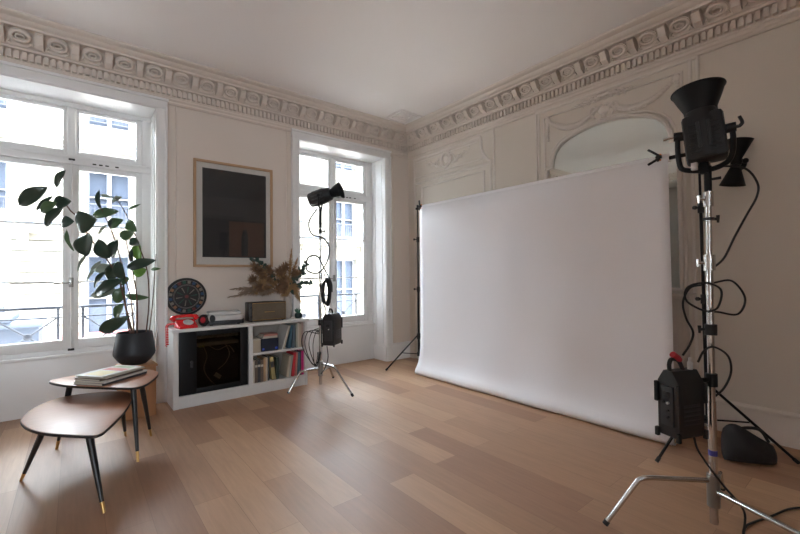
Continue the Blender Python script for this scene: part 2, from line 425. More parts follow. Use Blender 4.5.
# ---------------------------------------------------------------- windows
def casing(n, a, b):
    mb = MB()
    W_ = 0.075
    for x0, x1 in ((a-W_, a), (b, b+W_)):
        mb.box(x0, x1, -0.04, 0.0, 0.0, OZ+0.0, 0.004)
        mb.box(x0-0.004, x1+0.004, -0.05, 0.0, 0.0, 0.20, 0.004)
        xm = x0 if x0 < a else x1
        mb.box(xm-0.012, xm+0.012, -0.055, 0.0, 0.0, OZ+0.02, 0.004)
    mb.box(a-W_-0.012, b+W_+0.012, -0.04, 0.0, OZ, OZ+W_+0.01, 0.004)
    mb.box(a-W_-0.02, b+W_+0.02, -0.055, 0.0, OZ+W_+0.002, OZ+W_+0.028, 0.004)
    # panelled reveals (white lining boards of the recess)
    for x, sg in ((a, 1), (b, -1)):
        x0, x1 = sorted((x, x+sg*0.012))
        mb.box(x0, x1, -0.03, 0.302, 0.0, OZ, 0.002)
        for yy in (0.05, 0.22):
            xa, xb = sorted((x+sg*0.012, x+sg*0.020)); mb.box(xa, xb, yy-0.008, yy+0.008, 0.24, OZ-0.06, 0.002)
        xa, xb = sorted((x+sg*0.012, x+sg*0.024)); mb.box(xa, xb, -0.03, 0.285, 0.0, 0.2, 0.003)
    mb.box(a+0.012, b-0.012, -0.03, 0.302, OZ-0.012, OZ, 0.002)
    mb.box(a+0.012, b-0.012, 0.27, 0.29, 0.0, SILL, 0.002)
    return struct(mb, n, M['white_wood'])
casing('trim_6', *OPEN[0]); casing('trim_7', *OPEN[1])

def window(n, a, b, xc, label):
    root = bpy.data.objects.new(n, None); C.objects.link(root); root.location = (xc, 0.33, SILL); root['kind'] = 'structure'
    y0, y1 = 0.30, 0.37
    zt0, zt1 = 2.30, 2.43          # transom
    gx = 0.515                     # outer edge of the glass from the centre
    fx = xc - (b+a)/2
    m = MB()
    m.box(a+0.012, xc-gx-0.055, y0, y1, SILL, OZ-0.013, 0.003); m.box(xc+gx+0.055, b-0.012, y0, y1, SILL, OZ-0.013, 0.003)
    m.box(a+0.012, b-0.012, y0-0.004, y1-0.004, 2.865, OZ-0.013, 0.003)
    m.box(a+0.012, b-0.012, y0-0.012, y1, zt0+0.02, zt1-0.03, 0.004)
    m.box(a+0.012, b-0.012, y0-0.02, y1, zt1-0.05, zt1-0.03, 0.004)
    m.box(xc-0.03, xc+0.03, y0, y1, zt1-0.03, 2.865, 0.003)
    m.box(a+0.012, b-0.012, y0-0.004, y1-0.004, SILL+0.002, 0.565, 0.003)
    m.build('window_frame', M['white_wood'], root)
    s = MB(); s.box(a+0.013, b-0.013, 0.245, 0.335, SILL, SILL+0.028, 0.006)
    s.build('window_sill', M['white_wood'], root)
    for sg in (-1, 1):
        xo, xi = xc + sg*(gx+0.055), xc + sg*0.004
        # casement sash below
        m = MB()
        X = sorted((xo, xo-sg*0.055)); m.box(X[0], X[1], y0+0.008, y1-0.01, 0.567, zt0+0.018, 0.004)
        X = sorted((xi, xi+sg*0.056)); m.box(X[0], X[1], y0+0.002, y1-0.01, 0.567, zt0+0.018, 0.004)
        X = sorted((xo-sg*0.055, xi+sg*0.056))
        m.box(X[0], X[1], y0+0.008, y1-0.01, 0.567, 0.655, 0.004)
        m.box(X[0], X[1], y0+0.008, y1-0.01, 2.272, zt0+0.018, 0.004)
        for z in (1.20, 1.74): m.box(X[0], X[1], y0+0.018, y1-0.025, z-0.007, z+0.007, 0.002)
        c = m.build('casement', M['white_wood'], root)
        p = MB(); p.box(X[0]-0.003, X[1]+0.003, 0.336, 0.340, 0.650, 2.276); p.build('pane', M['pane'], c)
        # fixed light above
        m = MB()
        xi2 = xc + sg*0.031
        X = sorted((xo, xo-sg*0.052)); m.box(X[0], X[1], y0+0.012, y1-0.01, zt1-0.028, 2.863, 0.004)
        X = sorted((xi2, xi2+sg*0.030)); m.box(X[0], X[1], y0+0.012, y1-0.01, zt1-0.028, 2.863, 0.004)
        X = sorted((xo-sg*0.052, xi2+sg*0.030))
        m.box(X[0], X[1], y0+0.012, y1-0.01, zt1-0.028, zt1+0.022, 0.004)
        m.box(X[0], X[1], y0+0.012, y1-0.01, 2.833, 2.863, 0.004)
        c = m.build('transom_light', M['white_wood'], root)
        p = MB(); p.box(X[0]-0.003, X[1]+0.003, 0.336, 0.340, zt1+0.018, 2.837); p.build('pane', M['pane'], c)
    m = MB()                                       # cover bead and locking rod
    m.box(xc-0.022, xc+0.022, y0-0.008, y0+0.006, 0.567, zt0+0.01, 0.003)
    m.tube([(xc+0.004, y0-0.018, 0.56), (xc+0.004, y0-0.018, 2.36)], 0.008, 8)
    for z in (0.75, 1.45, 1.95): m.box(xc-0.010, xc+0.018, y0-0.026, y0-0.004, z, z+0.03, 0.003)
    bolt = m.build('locking_rod', M['white_wood'], root)
    m = MB()
    m.box(xc-0.02, xc+0.028, y0-0.03, y0-0.004, 0.555, 0.575, 0.004)
    m.box(xc-0.02, xc+0.028, y0-0.03, y0-0.004, 2.352, 2.368, 0.003)
    m.build('rod_keeper', M['brass_dark'], bolt)
    m = MB()
    m.box(xc-0.015, xc+0.02, y0-0.03, y0-0.008, 1.15, 1.24, 0.004)
    m.tube(smooth_pts([(xc, y0-0.03, 1.19), (xc-0.02, y0-0.055, 1.19), (xc-0.07, y0-0.06, 1.19), (xc-0.12, y0-0.055, 1.188)], 5), [0.006]*8+[0.007]*4+[0.011]*4, 8)
    m.build('window_handle', M['steel'], root)
    m = MB()                                       # curtain hook strip on the transom
    for dx in (-0.12, -0.07, -0.02, 0.06): m.box(xc+0.28+dx, xc+0.31+dx, y0-0.02, y0+0.01, 2.335, 2.347, 0.003)
    m.build('hook_strip', M['brass_dark'], root)
    return root
window('window_1', *OPEN[0], -3.95, '')
window('window_2', *OPEN[1], -1.132, '')

def railing(x0, x1, xm, label):
    t = thing('balcony_railing', label, 'railing', ((x0+x1)/2, 0.56, 0.42))
    y = 0.56
    MB().box(x0, x1, y-0.02, y+0.02, 0.935, 0.962, 0.004).box(x0, x1, y-0.01, y+0.01, 0.845, 0.858, 0.002).build('handrail', M['iron'], t)
    MB().box(x0, x1, y-0.01, y+0.01, 0.50, 0.515, 0.002).build('bottom_rail', M['iron'], t)
    xs_p = [x0, xm-0.535, xm-0.095, xm+0.095, xm+0.535, x1]
    for x in xs_p:
        MB().box(x-0.011, x+0.011, y-0.011, y+0.011, 0.42, 0.935, 0.002).build('post', M['iron'], t)
    for k in (1, 3):
        a, b = xs_p[k]+0.011, xs_p[k+1]-0.011
        m = MB()
        m.tube([(a, y-0.004, 0.845), (b, y-0.004, 0.515)], 0.008, 6); m.tube([(a, y+0.004, 0.515), (b, y+0.004, 0.845)], 0.008, 6)
        m.ball(((a+b)/2, y, 0.68), 0.034, 10, 6, (1, 0.5, 1))
        m.build('cross_brace', M['iron'], t)
    # wall brackets
    for xw in (x0, x1): MB().box(xw-0.011, xw+0.011, 0.42, y-0.011, 0.93, 0.955).build('wall_bracket', M['iron'], t)
railing(-4.74, -3.18, -3.95, 'grey iron balcony railing with diagonal crosses, outside the left window behind the plant')
railing(-1.90, -0.36, -1.132, 'grey iron balcony railing with diagonal crosses, outside the right window behind the flash stand')

# ---------------------------------------------------------------- east wall panelling
def P(y, z, d=0.0): return (-d, y, z)
mb = MB()
def strip(pts, r, d=0.0, closed=False):
    q = [P(y, z, d) for y, z in pts]
    (mb.loop if closed else mb.tube)(q, r, 8)
# overdoor panel near the corner
sc_curve = [(-1.40,2.935),(-1.40,2.86),(-1.415,2.77),(-1.45,2.69),(-1.50,2.635),(-1.545,2.61),(-1.545,2.58)]
strip([(-0.14,2.905),(-0.14,2.93),(-1.40,2.935)], 0.018); strip(smooth_pts([(0,y,z) for y, z in sc_curve], 4) and [(p[1], p[2]) for p in smooth_pts([(0,y,z) for y, z in sc_curve], 4)], 0.018)
strip([(-0.19,2.885),(-1.35,2.892)], 0.008)
strip([(-0.14,2.93),(-0.14,0.26)], 0.016)
strip([(-0.16,2.66),(-1.46,2.665)], 0.010); strip([(-0.14,2.575),(-1.545,2.585)], 0.020)
strip([(-0.30,2.50),(-1.44,2.505),(-1.44,0.05)], 0.014); strip([(-0.30,2.50),(-0.30,0.05)], 0.014)
strip([(-1.545,2.58),(-1.545,0.02)], 0.018)
strip([(-1.595,2.985),(-1.595,0.26)], 0.014)
# pilaster lines of the chimney breast
for y in (-2.17, -2.20): strip([(y,2.985),(y,0.26)], 0.012)
for y in (-3.585, -3.635): strip([(y,2.985),(y,0.26)], 0.014)
strip([(-2.17,2.985),(-3.64,2.985)], 0.02)
# large frame of the overmantel
strip([(-2.265,1.1),(-2.265,2.90),(-3.525,2.90),(-3.525,1.1)], 0.013)
struct(mb, 'trim_8', M['moulding'])

mb = MB()   # overdoor cartouche and overmantel swags in relief
def rel_ball(y, z, r, flat=0.55, sy=1, sz=1): mb.ball(P(y, z, 0.006), r*1.15, 8, 5, (flat*1.3, sy, sz))
cy, cz = -0.80, 2.795
mb.loop([P(cy+0.085*math.cos(q), cz+0.095*math.sin(q), 0.014) for q in [2*PI*k/18 for k in range(18)]], 0.020, 6)
mb.ball(P(cy, cz, 0.0), 0.045, 12, 6, (0.35, 1, 1.2))
for sg in (-1, 1):
    mb.tube(smooth_pts([P(cy+sg*0.09, cz+0.06, 0.012), P(cy+sg*0.15, cz+0.02, 0.015), P(cy+sg*0.17, cz-0.05, 0.012), P(cy+sg*0.12, cz-0.08, 0.012), P(cy+sg*0.10, cz-0.04, 0.01)], 4), 0.011, 6)
    mb.tube(smooth_pts([P(cy+sg*0.12, cz-0.07, 0.01), P(cy+sg*0.22, cz-0.03, 0.012), P(cy+sg*0.32, cz+0.02, 0.01), P(cy+sg*0.42, cz+0.01, 0.006)], 4), [0.013]*6+[0.009]*4+[0.004]*3, 6)
    for k in range(6): rel_ball(cy+sg*(0.18+0.045*k), cz-0.045+0.015*k+(0.03 if k % 2 else -0.01), 0.020-0.0015*k, 0.5, 1.3, 0.8)
for k in range(5): rel_ball(cy-0.06+0.03*k, cz+0.115-abs(k-2)*0.012, 0.019)
def swag(y0, z0, y1, z1, sag, n):
    for k in range(n+1):
        t = k/n; y = y0+(y1-y0)*t; z = z0+(z1-z0)*t - sag*4*t*(1-t)
        r = 0.012+0.012*math.sin(PI*t)
        rel_ball(y, z, r, 0.7, 1.2, 0.9)
        rel_ball(y+0.008, z-r*0.7, r*0.6, 0.7); rel_ball(y-0.008, z+r*0.7, r*0.6, 0.7)
swag(-2.31, 2.86, -2.86, 2.84, 0.13, 24); swag(-2.92, 2.84, -3.49, 2.87, 0.13, 24)
for y in (-2.31, -3.49):
    rel_ball(y, 2.865, 0.03); 
    for k in range(8): rel_ball(y, 2.83-0.026*k, 0.016-0.0008*k if k < 6 else 0.012, 0.6)
# central vase with flower spray
mb.ball(P(-2.89, 2.79, 0.0), 0.06, 10, 6, (0.45, 0.9, 0.8)); mb.tube([P(-2.89,2.75,0.01), P(-2.89,2.70,0.01)], [0.02,0.035], 8)
for sg in (-1, 1):
    mb.tube(smooth_pts([P(-2.89+sg*0.05,2.80,0.01), P(-2.89+sg*0.10,2.84,0.015), P(-2.89+sg*0.13,2.78,0.012), P(-2.89+sg*0.08,2.73,0.01)], 4), 0.010, 6)
for k in range(17):
    t = (k-8)/8; rel_ball(-2.89+t*0.28, 2.935-0.03*abs(t)+0.008*(k % 2), 0.021-0.010*abs(t), 0.6, 1.3, 0.8)
    if k % 2: rel_ball(-2.89+t*0.22, 2.905-0.02*abs(t), 0.015-0.006*abs(t), 0.7)
struct(mb, 'trim_9', M['moulding'])

# mirror
yc = -2.90
t = thing('overmantel_mirror', 'large arched wall mirror in an ivory moulded frame above the mantel, behind the paper backdrop', 'mirror', (0, yc, 1.09))
half = [(0.60,1.09),(0.60,2.32),(0.545,2.34),(0.54,2.42),(0.51,2.50),(0.45,2.565),(0.36,2.615),(0.24,2.65),(0.12,2.67),(0,2.677)]
outline = [(yc-a, z) for a, z in half] + [(yc+a, z) for a, z in reversed(half[:-1])]
m = MB(); vs = [m.v(P(y, z, 0.012)) for y, z in outline]; m.bm.faces.new(vs)
vb = [m.v(P(y, z, 0.0)) for y, z in outline]; n_ = len(vs)
for k in range(n_): m.bm.faces.new((vs[k], vs[(k+1)%n_], vb[(k+1)%n_], vb[k]))
m.build('mirror_glass', M['mirror'], t, smooth=False)
m = MB(); m.loop([P(y, z, 0.018) for y, z in outline], 0.021, 8); m.build('mirror_frame', M['moulding'], t)
m = MB(); grow = [(yc+(y-yc)*1.055, z+(0.03 if z > 1.2 else 0)) for y, z in outline]
m.loop([P(y, z, 0.008) for y, z in grow], 0.012, 8); m.build('frame_bead', M['moulding'], t)

# mantel
t = thing('fireplace_mantel', 'pale stone fireplace mantel below the arched mirror, mostly behind the paper backdrop', 'fireplace', (-0.1, -2.9, 0))
MB().box(-0.21, -0.002, -3.60, -2.20, 1.025, 1.062, 0.008).build('mantel_shelf', M['marble'], t)
MB().box(-0.15, -0.002, -3.54, -2.26, 0.86, 1.024, 0.004).build('frieze', M['marble'], t)
for a, b in ((-3.54, -3.32), (-2.48, -2.26)):
    MB().box(-0.15, -0.002, a, b, 0.0, 0.859, 0.004).box(-0.165, -0.15, a+0.04, b-0.04, 0.08, 0.80, 0.004).build('jamb', M['marble'], t)
MB().box(-0.06, -0.002, -3.32, -2.48, 0.0, 0.859).build('firebox', M['hearth'], t)

# ---------------------------------------------------------------- building across the street
GB = 12.0
t = thing('apartment_building', 'cream stone apartment building across the street, seen through both windows', 'building', (0, GB, -3.6))
cols = [-12.21, -9.14, -6.07, -3.0, 0.07, 3.14, 6.21, 9.28, 12.35, 15.42, 18.49]
rows = [(-0.9, 2.0), (2.98, 4.85), (6.28, 7.35)]
hw = 0.62
m = MB()
xs = [-16]
for c in cols: xs += [c-hw, c+hw]
xs += [22]
for i in range(0, len(xs), 2): m.box(xs[i], xs[i+1], GB, GB+1, -3.6, 7.9)
zs = [-3.6]
for r in rows: zs += [r[0], r[1]]
zs += [7.9]
for c in cols:
    for i in range(0, len(zs), 2): m.box(c-hw, c+hw, GB, GB+1, zs[i], zs[i+1])
m.build('wall', M['facade'], t, smooth=False)
m = MB()
for z, d, h in ((2.60,0.12,0.16),(2.76,0.30,0.10),(5.18,0.06,0.06),(5.42,0.10,0.14),(5.56,0.22,0.08),(7.7,0.2,0.15)):
    MB().box(-16, 22, GB-d, GB, z, z+h, 0.0).build('stone_ledge', M['facade_ledge'], t, smooth=False)
for c in cols:     # carved window surrounds and brackets
    for z0, z1 in rows[1:3]:
        m = MB(); m.box(c-hw-0.18, c-hw, GB-0.06, GB, z0, z1+0.15); m.box(c+hw, c+hw+0.18, GB-0.06, GB, z0, z1+0.15)
        m.box(c-hw-0.25, c+hw+0.25, GB-0.14, GB, z1+0.15, z1+0.28); m.build('window_surround', M['facade_ledge'], t, smooth=False)
    for sg in (-1, 1): MB().box(c+sg*0.95-0.12, c+sg*0.95+0.12, GB-0.26, GB, 2.2, 2.6).build('bracket', M['facade_ledge'], t, smooth=False)
for i in range(0, len(xs), 2):
    m = MB()
    for z in (3.6, 4.2, 5.0, 6.6, 7.2): m.box(xs[i]+0.2, xs[i+1]-0.2, GB-0.004, GB, z, z+0.03)
    z = -3.23
    while z < 2.5: m.box(xs[i]+0.06, xs[i+1]-0.06, GB-0.012, GB, z, z+0.03); z += 0.33
    m.build('mortar_joint', M['joint'], t, smooth=False)
    m = MB(); z = -3.2
    while z < 2.5: m.box(xs[i]+0.06, xs[i+1]-0.06, GB-0.035, GB, z, z+0.30); z += 0.33
    m.build('stone_course', M['facade_ledge'], t, smooth=False)
m = MB(); m.box(-16, 22, GB-0.32, GB, 2.86, 2.96); m.box(-16, 22, GB-0.24, GB, 5.64, 5.67); m.build('ledge_flashing', M['zinc'], t)
for c in cols[1:8]:
    for z0, z1 in rows[:3]:
        m = MB(); m.box(c-hw, c-hw+0.08, GB+0.22, GB+0.30, z0, z1); m.box(c+hw-0.08, c+hw, GB+0.22, GB+0.30, z0, z1)
        m.box(c-hw+0.08, c+hw-0.08, GB+0.225, GB+0.295, z1-0.08, z1); m.box(c-hw+0.08, c+hw-0.08, GB+0.225, GB+0.295, z0, z0+0.08)
        m.box(c-0.06, c+0.06, GB+0.21, GB+0.30, z0, z1); m.box(c-hw+0.08, c+hw-0.08, GB+0.23, GB+0.29, (z0+z1)/2-0.02, (z0+z1)/2+0.02)
        wn = m.build('window', M['facade_sash'], t, smooth=False)
        MB().box(c-hw, c+hw, GB+0.31, GB+0.33, z0, z1).build('pane', M['facade_in'], wn)
    for z0, z1 in rows[1:3]:
        m = MB(); a, b = c-hw-0.1, c+hw+0.1
        m.box(a, b, GB-0.25, GB-0.20, z0+0.62, z0+0.67); m.box(a, b, GB-0.24, GB-0.21, z0+0.05, z0+0.08)
        k = a
        while k <= b: m.box(k-0.012, k+0.012, GB-0.235, GB-0.215, z0+0.05, z0+0.62); k += 0.105
        for k in (a, b): m.box(k-0.015, k+0.015, GB-0.24, GB, z0+0.6, z0+0.64)
        m.build('balcony', M['iron'], t, smooth=False)
tag(struct(MB().box(-16, 22, 0.5, GB, -3.75, -3.6), 'ground_street', M['street']), 'asphalt street between the two buildings', 'street')
t = thing('bus_shelter', 'slate blue flat roofed shelter box outside, low in the left window', 'shelter', (-5.6, 6.0, -3.6))
MB().box(-7.5, -4.40, 5.9, 7.6, 0.28, 0.40, 0.02).box(-7.5, -4.85, 5.88, 7.62, 0.40, 0.50, 0.02).build('roof', M['zinc'], t)
MB().box(-7.45, -4.46, 5.98, 7.5, -3.6, 0.28).build('body', M['canopy'], t)
m = MB(); pr = [(11.95,-0.55),(10.9,-0.95),(10.9,-1.25),(11.95,-1.2)]
vs0 = [m.v((-4.9, y, z)) for y, z in pr]; vs1 = [m.v((-1.2, y, z)) for y, z in pr]
m.bm.faces.new(list(reversed(vs0))); m.bm.faces.new(vs1)
for k in range(4): m.bm.faces.new((vs0[k], vs0[(k+1)%4], vs1[(k+1)%4], vs1[k]))
tag(m.build('shop_awning', M['awning'], None, smooth=False), 'dusty red shop awning on the building across the street, low behind the plant', 'awning')

# ---------------------------------------------------------------- paper backdrop and its stands
t = thing('paper_backdrop', 'wide white paper backdrop hanging on a crossbar and curling onto the floor', 'backdrop', (-0.56, -2.22, 0))
YA, YB = -0.865, -3.585
prof = [(-0.558,2.075),(-0.558,1.9),(-0.557,1.5),(-0.557,1.0),(-0.56,0.6),(-0.567,0.35),(-0.58,0.22),(-0.60,0.15),(-0.625,0.105),(-0.648,0.07),(-0.655,0.04),(-0.648,0.012)]
m = MB(); n = 40; rows_ = []
for j in range(n+1):
    y = YA + (YB-YA)*j/n; row = []
    for i, (x, z) in enumerate(prof):
        wv = 0.006*math.sin(j*0.55+i*0.4)*(1-abs(j/n-0.5))*min(1, (2.085-z)*2)
        flare = 0.012*(1 - z/2.085)*(1 if j == n else -1 if j == 0 else 0)
        row.append(Vector((x+wv, y - flare, z)))
    rows_.append(row)
g = [[m.v(p) for p in r] for r in rows_]
for j in range(n):
    for i in range(len(prof)-1): m.bm.faces.new((g[j][i], g[j][i+1], g[j+1][i+1], g[j+1][i]))
sheet = m.build('paper_sheet', M['paper'], t, angle=60)
so = sheet.modifiers.new('thickness', 'SOLIDIFY'); so.thickness = 0.0012
m = MB(); m.tube([(-0.60, YA+0.02, 0.046), (-0.60, YB-0.02, 0.046)], 0.044, 32)
m.build('lower_roll', M['paper'], t)
m = MB(); m.tube([(-0.525, YA, 2.075), (-0.525, YB, 2.075)], 0.033, 32)
m.build('paper_roll', M['paper'], t)
m = MB()
m.tube([(-0.60, YA+0.034, 0.046), (-0.60, YB-0.034, 0.046)], 0.026, 20)
m.build('roll_core', M['cardboard'], t)

def backdrop_stand(cx, cy, tx, ty, feet, label, knob_z):
    t = thing('backdrop_stand', label, 'light stand', (cx, cy, 0))
    c = Vector((cx, cy, 0)); top = Vector((tx, ty, 2.06))
    def at(z): return c.lerp(top, z/2.06)
    MB().tube([at(0.22), at(1.05)], 0.013, 12).build('lower_tube', M['black_metal'], t)
    MB().tube([at(1.0), at(1.68)], 0.0105, 12).build('middle_tube', M['black_metal'], t)
    MB().tube([at(1.6), at(2.10)], 0.008, 12).build('upper_tube', M['black_metal'], t)
    for z in (1.05, 1.68):
        m = MB(); m.tube([at(z-0.035), at(z+0.03)], 0.019, 12); p = at(z)
        m.tube([p, p+Vector((-0.035,0.02,0))], 0.006, 8); m.tube([p+Vector((-0.035,0.02,0)), p+Vector((-0.05,0.028,0))], 0.013, 8)
        m.build('collar', M['black_plastic'], t)
    MB().tube([at(0.42), at(0.49)], 0.022, 14).build('leg_collar', M['black_plastic'], t)
    MB().tube([at(0.21), at(0.26)], 0.02, 14).build('brace_collar', M['black_plastic'], t)
    for f in feet:
        f = Vector(f); s = at(0.46); d = (f - s); 
        o = MB().tube([s + Vector((d.x, d.y, 0)).normalized()*0.02, f + Vector((0,0,0.012))], 0.009, 10).build('leg', M['black_metal'], t)
        MB().tube([f + Vector((0,0,0.012)) - d.normalized()*0.03, f+Vector((0,0,0.0125)) + d.normalized()*0.003], 0.012, 10).build('foot', M['rubber'], o)
        MB().tube([at(0.235), s.lerp(f, 0.48)], 0.0055, 8).build('brace', M['black_metal'], t)
    MB().tube([at(2.06), at(2.12)], 0.013, 10).build('hook_post', M['black_metal'], t)
    return t
backdrop_stand(-0.555, -0.815, -0.52, -0.785, [(-0.81,-0.467,0),(-0.27,-0.55,0),(-0.30,-1.20,0)],
               'thin black tripod stand holding the far end of the paper backdrop, near the room corner', 0)
backdrop_stand(-0.60, -3.80, -0.53, -3.765, [(-0.99,-3.617,0),(-0.335,-4.2,0),(-0.36,-3.42,0)],
               'thin black tripod stand holding the near end of the paper backdrop, behind the chrome stand', 0)
o = MB().tube([(-0.525, -0.765, 2.075), (-0.525, -3.80, 2.075)], 0.014, 12).build('crossbar', M['black_metal'])
tag(recenter(o, (-0.525, -2.28, 2.075)), 'slim black crossbar carrying the top of the paper backdrop', 'crossbar')
def clamp(y, sg, label):
    t = thing('spring_clamp', label, 'clamp', (-0.525, y, 2.085))
    MB().tube([(-0.572, y-0.018, 2.085), (-0.572, y+0.018, 2.085)], 0.013, 10).build('spring', M['black_plastic'], t)
    for s2 in (-1, 1):
        a = MB().tube(smooth_pts([(-0.555, y+0.01, 2.085+s2*0.022), (-0.575, y, 2.085+s2*0.012), (-0.60, y+sg*0.02, 2.085+s2*0.03), (-0.63, y+sg*0.05, 2.085+s2*0.055)], 5), 0.009, 8).build('clamp_arm', M['black_plastic'], t)
        MB().box(-0.565, -0.545, y-0.012, y+0.012, 2.085+s2*0.02-0.005, 2.085+s2*0.02+0.005, 0.002).build('clamp_pad', M['orange'], a)
clamp(-0.89, -1, 'small black spring clamp with orange pads at the far top corner of the paper backdrop')
clamp(-3.53, 1, 'small black spring clamp with orange pads at the near top corner of the paper backdrop')

def sandbag(c, sx, sy, h, rz, label):
    t = thing('sandbag', label, 'sandbag', c)
    m = MB(); m.T = Matrix.Translation(Vector(c)) @ Matrix.Rotation(rz, 4, 'Z')
    rings = []
    for i in range(13):
        v = -1 + 2*i/12; ring = []
        hh = h*(0.80+0.20*(1-abs(v)**3))*(1-0.16*v); ww = sy*(0.45+0.55*(1-abs(v)**3))
        sag = 1 - 0.15*math.sin(v*2)
        for k in range(16):
            a = 2*PI*k/16
            z = hh*sag*(0.5+0.5*math.sin(a)); y = ww/2*math.cos(a)*(1.15-0.3*math.sin(a))*(1+0.04*math.sin(5*a+i))
            ring.append(m.v((v*sx/2, y, max(0.0, z))))
        rings.append(ring)
    for a, b in zip(rings, rings[1:]):
        for k in range(16): m.bm.faces.new((a[k], a[(k+1)%16], b[(k+1)%16], b[k]))
    m.bm.faces.new(list(reversed(rings[0]))); m.bm.faces.new(rings[-1])
    m.build('bag_body', M['sand'], t, angle=70)
    m = MB(); m.T = Matrix.Translation(Vector(c)) @ Matrix.Rotation(rz, 4, 'Z')
    m.tube(smooth_pts([(-sx*0.38,0,h*0.8),(-sx*0.2,-0.01,h*1.06),(sx*0.2,-0.01,h*1.08),(sx*0.42,0,h*0.68)], 6), 0.010, 6)
    m.build('carry_strap', M['rubber'], t)
sandbag((-0.52, -3.99, 0), 0.27, 0.16, 0.20, math.radians(-52), 'large black sandbag slumped on the floor behind the chrome stand at the right')
sandbag((-0.46, -0.93, 0), 0.19, 0.11, 0.17, math.radians(-80), 'small black sandbag at the foot of the far backdrop stand, beside the paper')

# ---------------------------------------------------------------- C-stands, flash heads and packs
VR = Vector((rt0.x, rt0.y, 0)).normalized(); VF = Vector((fw.x, fw.y, 0)).normalized()
Z = Vector((0,0,1))
def cstand(base, label, legs, tubes, collars, lean=Vector((0,0,0)), rc=0.0175, z0=0.045):
    """legs: (dx, dy, leg height, reach of the straight run)"""
    t = thing('c_stand', label, 'light stand', base)
    b = Vector(base)
    def at(z): return b + lean*z + Z*z
    MB().tube([at(z0), at(0.62)], rc, 18).build('base_column', M['chrome'], t)
    for za, zb, r in tubes: MB().tube([at(za), at(zb)], r, 18).build('riser', M['chrome'], t)
    for z, hgt, r, ang, mt in collars:
        m = MB(); m.tube([at(z-hgt/2), at(z+hgt/2)], r, 16)
        d = VR*math.cos(ang) + VF*math.sin(ang)
        m.tube([at(z), at(z)+d*0.045], 0.007, 8); 
        m.tube([at(z)+d*0.045-Z*0.018, at(z)+d*0.045+Z*0.018], [0.005, 0.008], 8)
        m.build('collar', M[mt], t)
    for (fx, fy, zl, k) in legs:
        f = Vector((fx, fy, 0.010)); s = at(zl); d = Vector((fx-s.x, fy-s.y, 0)); L = d.length; d.normalize()
        hub = MB().tube([at(zl-0.030), at(zl+0.030)], 0.027, 16).build('leg_hub', M['steel'], t)
        bend = s + d*L*k
        pts = [s + d*0.02, s + d*(L*k-0.05), bend - d*0.015 + Z*(-0.004), bend + (f-bend)*0.06, f.lerp(bend, 0.15), f]
        lg = MB().tube([pts[0], pts[1]] + smooth_pts(pts[1:4], 4)[1:] + [pts[4], pts[5]], 0.0115, 12).build('leg', M['chrome'], t)
        MB().tube([f.lerp(bend, 0.07), f + Z*-0.001], 0.014, 10).build('foot_cap', M['rubber'], lg)
    return t, at

def cable(pts, r, label, cat='cable', m='rubber', n=8, name='power_cable'):
    q = smooth_pts(pts, n)
    o = MB().tube(q, r, 8).build(name, M[m])
    b = Vector(pts[0]).copy(); b.z = min(Vector(p).z for p in pts) 
    tag(recenter(o, b), label, cat)
    return o

# near stand
NB = Vector((-1.566, -4.051, 0)); lean1 = VR*0.006
near, nat = cstand(NB, 'tall chrome stand nearest the camera at the right, carrying the upward flash head',
    [(-1.908,-3.698,0.245,0.66), (-1.795,-4.561,0.20,0.72), (-1.075,-3.976,0.155,0.72)],
    [(0.60,1.27,0.0150),(1.25,1.60,0.0125)],
    [(1.28,0.075,0.024,PI*0.85,'chrome'),(0.96,0.05,0.026,PI*0.9,'black_plastic'),(1.585,0.07,0.021,PI,'chrome'),(1.49,0.012,0.023,0.0,'black_plastic')], lean1)
MB().tube([nat(0.365), nat(0.39)], 0.0185, 16).build('tape_band', M['blue_tape'], near)

def flash_head(pivot, axis, side, s, label, horn=(0.058,0.115,0.125), yoke=True, dark='black_plastic', parts_scale=1.0):
    """axis: the way the lamp points; side: the yoke's pivot axis"""
    t = thing('flash_head', label, 'studio flash', pivot)
    ax = Vector(axis).normalized(); sd = Vector(side); sd = (sd - ax*sd.dot(ax)).normalized()
    A = axis_matrix(pivot, ax, sd)
    r0 = 0.092*s
    m = MB(); m.T = A
    m.lathe([(r0*0.55,-0.145*s),(r0*0.92,-0.14*s),(r0*0.98,-0.125*s),(r0,-0.10*s),(r0,0.07*s),(r0*0.96,0.085*s),(r0*0.9,0.10*s),(r0*0.86,0.135*s),(r0*0.74,0.15*s)], seg=40)
    body = m.build('body', M[dark], t)
    m = MB(); m.T = A                                # cooling ribs and rear panel
    for k in range(12):
        q = 2*PI*k/12+0.26
        Rz = Matrix.Rotation(q, 4, 'Z'); m.box(r0-0.002, r0+0.006*s, -0.008*s, 0.008*s, -0.09*s, 0.06*s, 0.002, Rz)
    m.build('cooling_rib', M['grey_plastic'], body)
    m = MB(); m.T = A
    hr0, hr1, hl = horn[0]*s, horn[1]*s, horn[2]*s; z0 = 0.148*s
    m.lathe([(hr0,z0-0.005),(hr0,z0+0.01*s),((hr0+hr1)*0.51,z0+hl*0.55),(hr1,z0+hl),(hr1+0.005*s,z0+hl+0.002),(hr1+0.004*s,z0+hl+0.006),(hr1-0.004*s,z0+hl),((hr0+hr1)*0.49,z0+hl*0.55),(hr0-0.006,z0+0.012*s)], seg=48, cap0=False, cap1=True)
    m.build('reflector_horn', M['black_metal'], t)
    return t, A
VN = (NB-CAM); VN.z = 0; VN.normalize(); VX = Vector((VN.y, -VN.x, 0))
ax = (Z*1.0 - VX*0.09 + VN*0.06); pv = nat(1.895)-VX*0.012
head, A = flash_head(pv, ax, VX, 0.84, 'large black studio flash head pointing upward on the near chrome stand', horn=(0.080,0.128,0.125))
